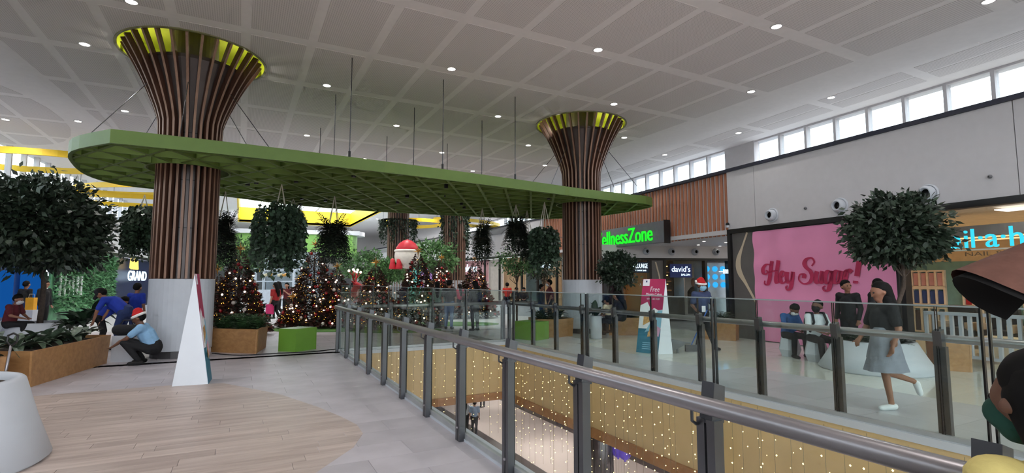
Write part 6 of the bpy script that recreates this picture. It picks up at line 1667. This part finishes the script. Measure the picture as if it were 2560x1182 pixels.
# two boys on stools
ph = mat('phone_black', (20, 20, 24), .2)
def phone(t, W_, j, s, *a):
    c = W_((j('wr', 1) + j('wr', -1)) / 2 + np.array([0, .08, .03]) * s); MB().box(c, (.08, .14, .012), .3).build('phone', ph, t)
person('seated boy in a blue shirt and white mask looking down at his phone', (ST1[0], ST1[1], 0), HERE + 14, 'sit', 1.60, SKIND, blue, black, 'long', mask=MASKW, over={'hed': (0, .2, 1.12), 'kn': (.15, .34, .50), 'an': (.17, .34, .08)}, extra=phone)
def backpack(t, W_, j, s, *a):
    m = MB(); m.cap(W_(np.array([-.02, -.2, .62]) * s), W_(np.array([-.02, -.18, .9]) * s), .15 * s, .13 * s, 12); m.build('backpack', cloth('bag_black', (28, 30, 38)), t, remesh=.018)
    for e in (-1, 1): MB().tube([W_(np.array([.12 * e, -.1, 1.04]) * s), W_(np.array([.13 * e, .12, 1.05]) * s), W_(np.array([.15 * e, .2, .86]) * s), W_(np.array([.16 * e, .06, .64]) * s)], .026 * s, 8).build('backpack_strap', MATS['cloth_bag_black'], t, smooth=True)
person('seated boy in a white shirt with black backpack looking aside', (ST2[0], ST2[1], 0), HERE + 4, 'sit', 1.66, SKIND, white, black, 'short', mask=MASKK, over={'hed': (-.01, .09, 1.18), 'gaze': (.75, .6, -.1), 'kn': (.13, .36, .48), 'an': (.1, .36, .08)}, extra=backpack)
# standing behind the wide planter
person('standing person in a black hooded jacket before the pink banner', ap_(2114, 11.6), HERE - 60, 'stand', 1.70, SKIN, black, black, 'long', over={'gaze': (-.8, .5, 0)})
person('person in a black T-shirt standing between the tree and the hooded person', ap_(2192, 11.3), AWAY + 10, 'stand', 1.72, SKIN, black, cloth('charcoal', (40, 40, 44)), 'short')
# walking woman
def long_hair(t, W_, j, s, hed, hx, fw, sv):
    m = MB(); m.cap(W_(hed + np.array([.02, -.08, -.05])), W_(hed + np.array([.03, -.12, -.55])), .11, .1, 12); m.cap(W_(hed + np.array([.0, -.1, -.4])), W_(hed + np.array([.02, -.1, -.62])), .11, .05, 12); m.build('long_hair', HAIR, t, remesh=.018)
person('walking woman with long black hair in a tiered grey dress and white shoes', gp(2222, 1022), LEFT, 'stand', 1.66, SKIN, black, None, 'short', mat('white_shoe', (222, 224, 226), .6), hair='long', dress=greydress, over={'knL': (-.06, .06, .5), 'anL': (-.06, .0, .08), 'knR': (.07, -.02, .5), 'anR': (.07, -.42, .36), 'toeR': (.08, -.5, .2), 'elR': (.24, .08, 1.08), 'wrR': (.2, .2, .95)}, extra=long_hair)
# near viewers on the right edge
VISOR_FACE = 138
kq = AT(2597, 1.32)
person('dark-haired person in a pale yellow shirt and green mask at the right edge', (kq[0], kq[1], 0), 66, 'stand', 1.49, SKIND, cloth('paleyellow', (226, 206, 128)), navy, 'short', mask=mat('mask_green', (24, 70, 58), .8), voxel=.009, hair='long', extra=lambda t, W_, j, s, hed, hx, fw, sv: MB().cap(W_(hed - fw * .05 * s + hx * .02), W_(hed - hx * .1 * s - fw * .05 * s), .122 * s, .1 * s, 14).build('back_hair', HAIR, t, remesh=.012))
hq = AT(2912, .92); hq = hq - np.array([cos(radians(VISOR_FACE)), sin(radians(VISOR_FACE)), 0]) * .34
def brown_cap(t, W_, j, s, hed, hx, fw, sv):
    mb_, mk_ = mat('cap_brown', (104, 66, 54), .8, vary=.1, scale=30, bump=.2), mat('cap_under', (22, 18, 18), .9)
    b0 = hed + np.array([0, 0, .07]) * s
    m = MB(); m.cap(W_(b0), W_(b0 + np.array([0, 0, .03])), .115 * s, .1 * s, 14); m.build('cap_crown', mb_, t, remesh=.012)
    N = 16; V = []; F = []; V2 = []
    for q in range(6):
        u = q / 5
        for i in range(N + 1):
            a = -1.2 + 2.4 * i / N; x = (.11 + .0 * u) * sin(a); y = .07 * cos(a) + u * .17 * (cos(a * .8)); z = -.05 * (sin(a) ** 2) * (1 + u * .7) - .075 * u + .02
            V.append(np.array([x, y, z]) * s * 1.08)
    for q in range(5):
        for i in range(N): F.append((q * (N + 1) + i, q * (N + 1) + i + 1, (q + 1) * (N + 1) + i + 1, (q + 1) * (N + 1) + i))
    MB().add([W_(b0 + v + np.array([0, 0, .012])) for v in V], F).build('visor', mb_, t, smooth=True)
    MB().add([W_(b0 + v * .995 - np.array([0, 0, .001])) for v in V], [f_[::-1] for f_ in F]).build('visor_underside', mk_, t, smooth=True)
person('adult in a brown visor cap standing at the right picture edge', (hq[0], hq[1], 0), VISOR_FACE, 'stand', 1.925, SKIND, black, black, 'short', hair='short', voxel=.014, over={'che': (0, -.02, 1.22), 'sh': (.18, -.05, 1.36), 'el': (.24, -.14, 1.1), 'nek': (0, .16, 1.42), 'hed': (0, .32, 1.50)}, extra=brown_cap)
# people on the lower level
person('person in a pale blue shirt walking on the lower level', (*G(1186, 1088, LZ)[:2], LZ), AWAY, 'stand', 1.68, SKIN, cloth('paleblue', (130, 150, 176)), black, 'short', voxel=.022)
person('person in a white top beside the pale blue shirted one on the lower level', (*G(1164, 1080, LZ)[:2], LZ), AWAY, 'stand', 1.6, SKIN, white, black, 'short', hair='long', voxel=.022)
person('person at the far end of the lower level', (*G(1206, 1016, LZ)[:2], LZ), HERE, 'stand', 1.68, SKIN, grey, black, 'short', voxel=.024)
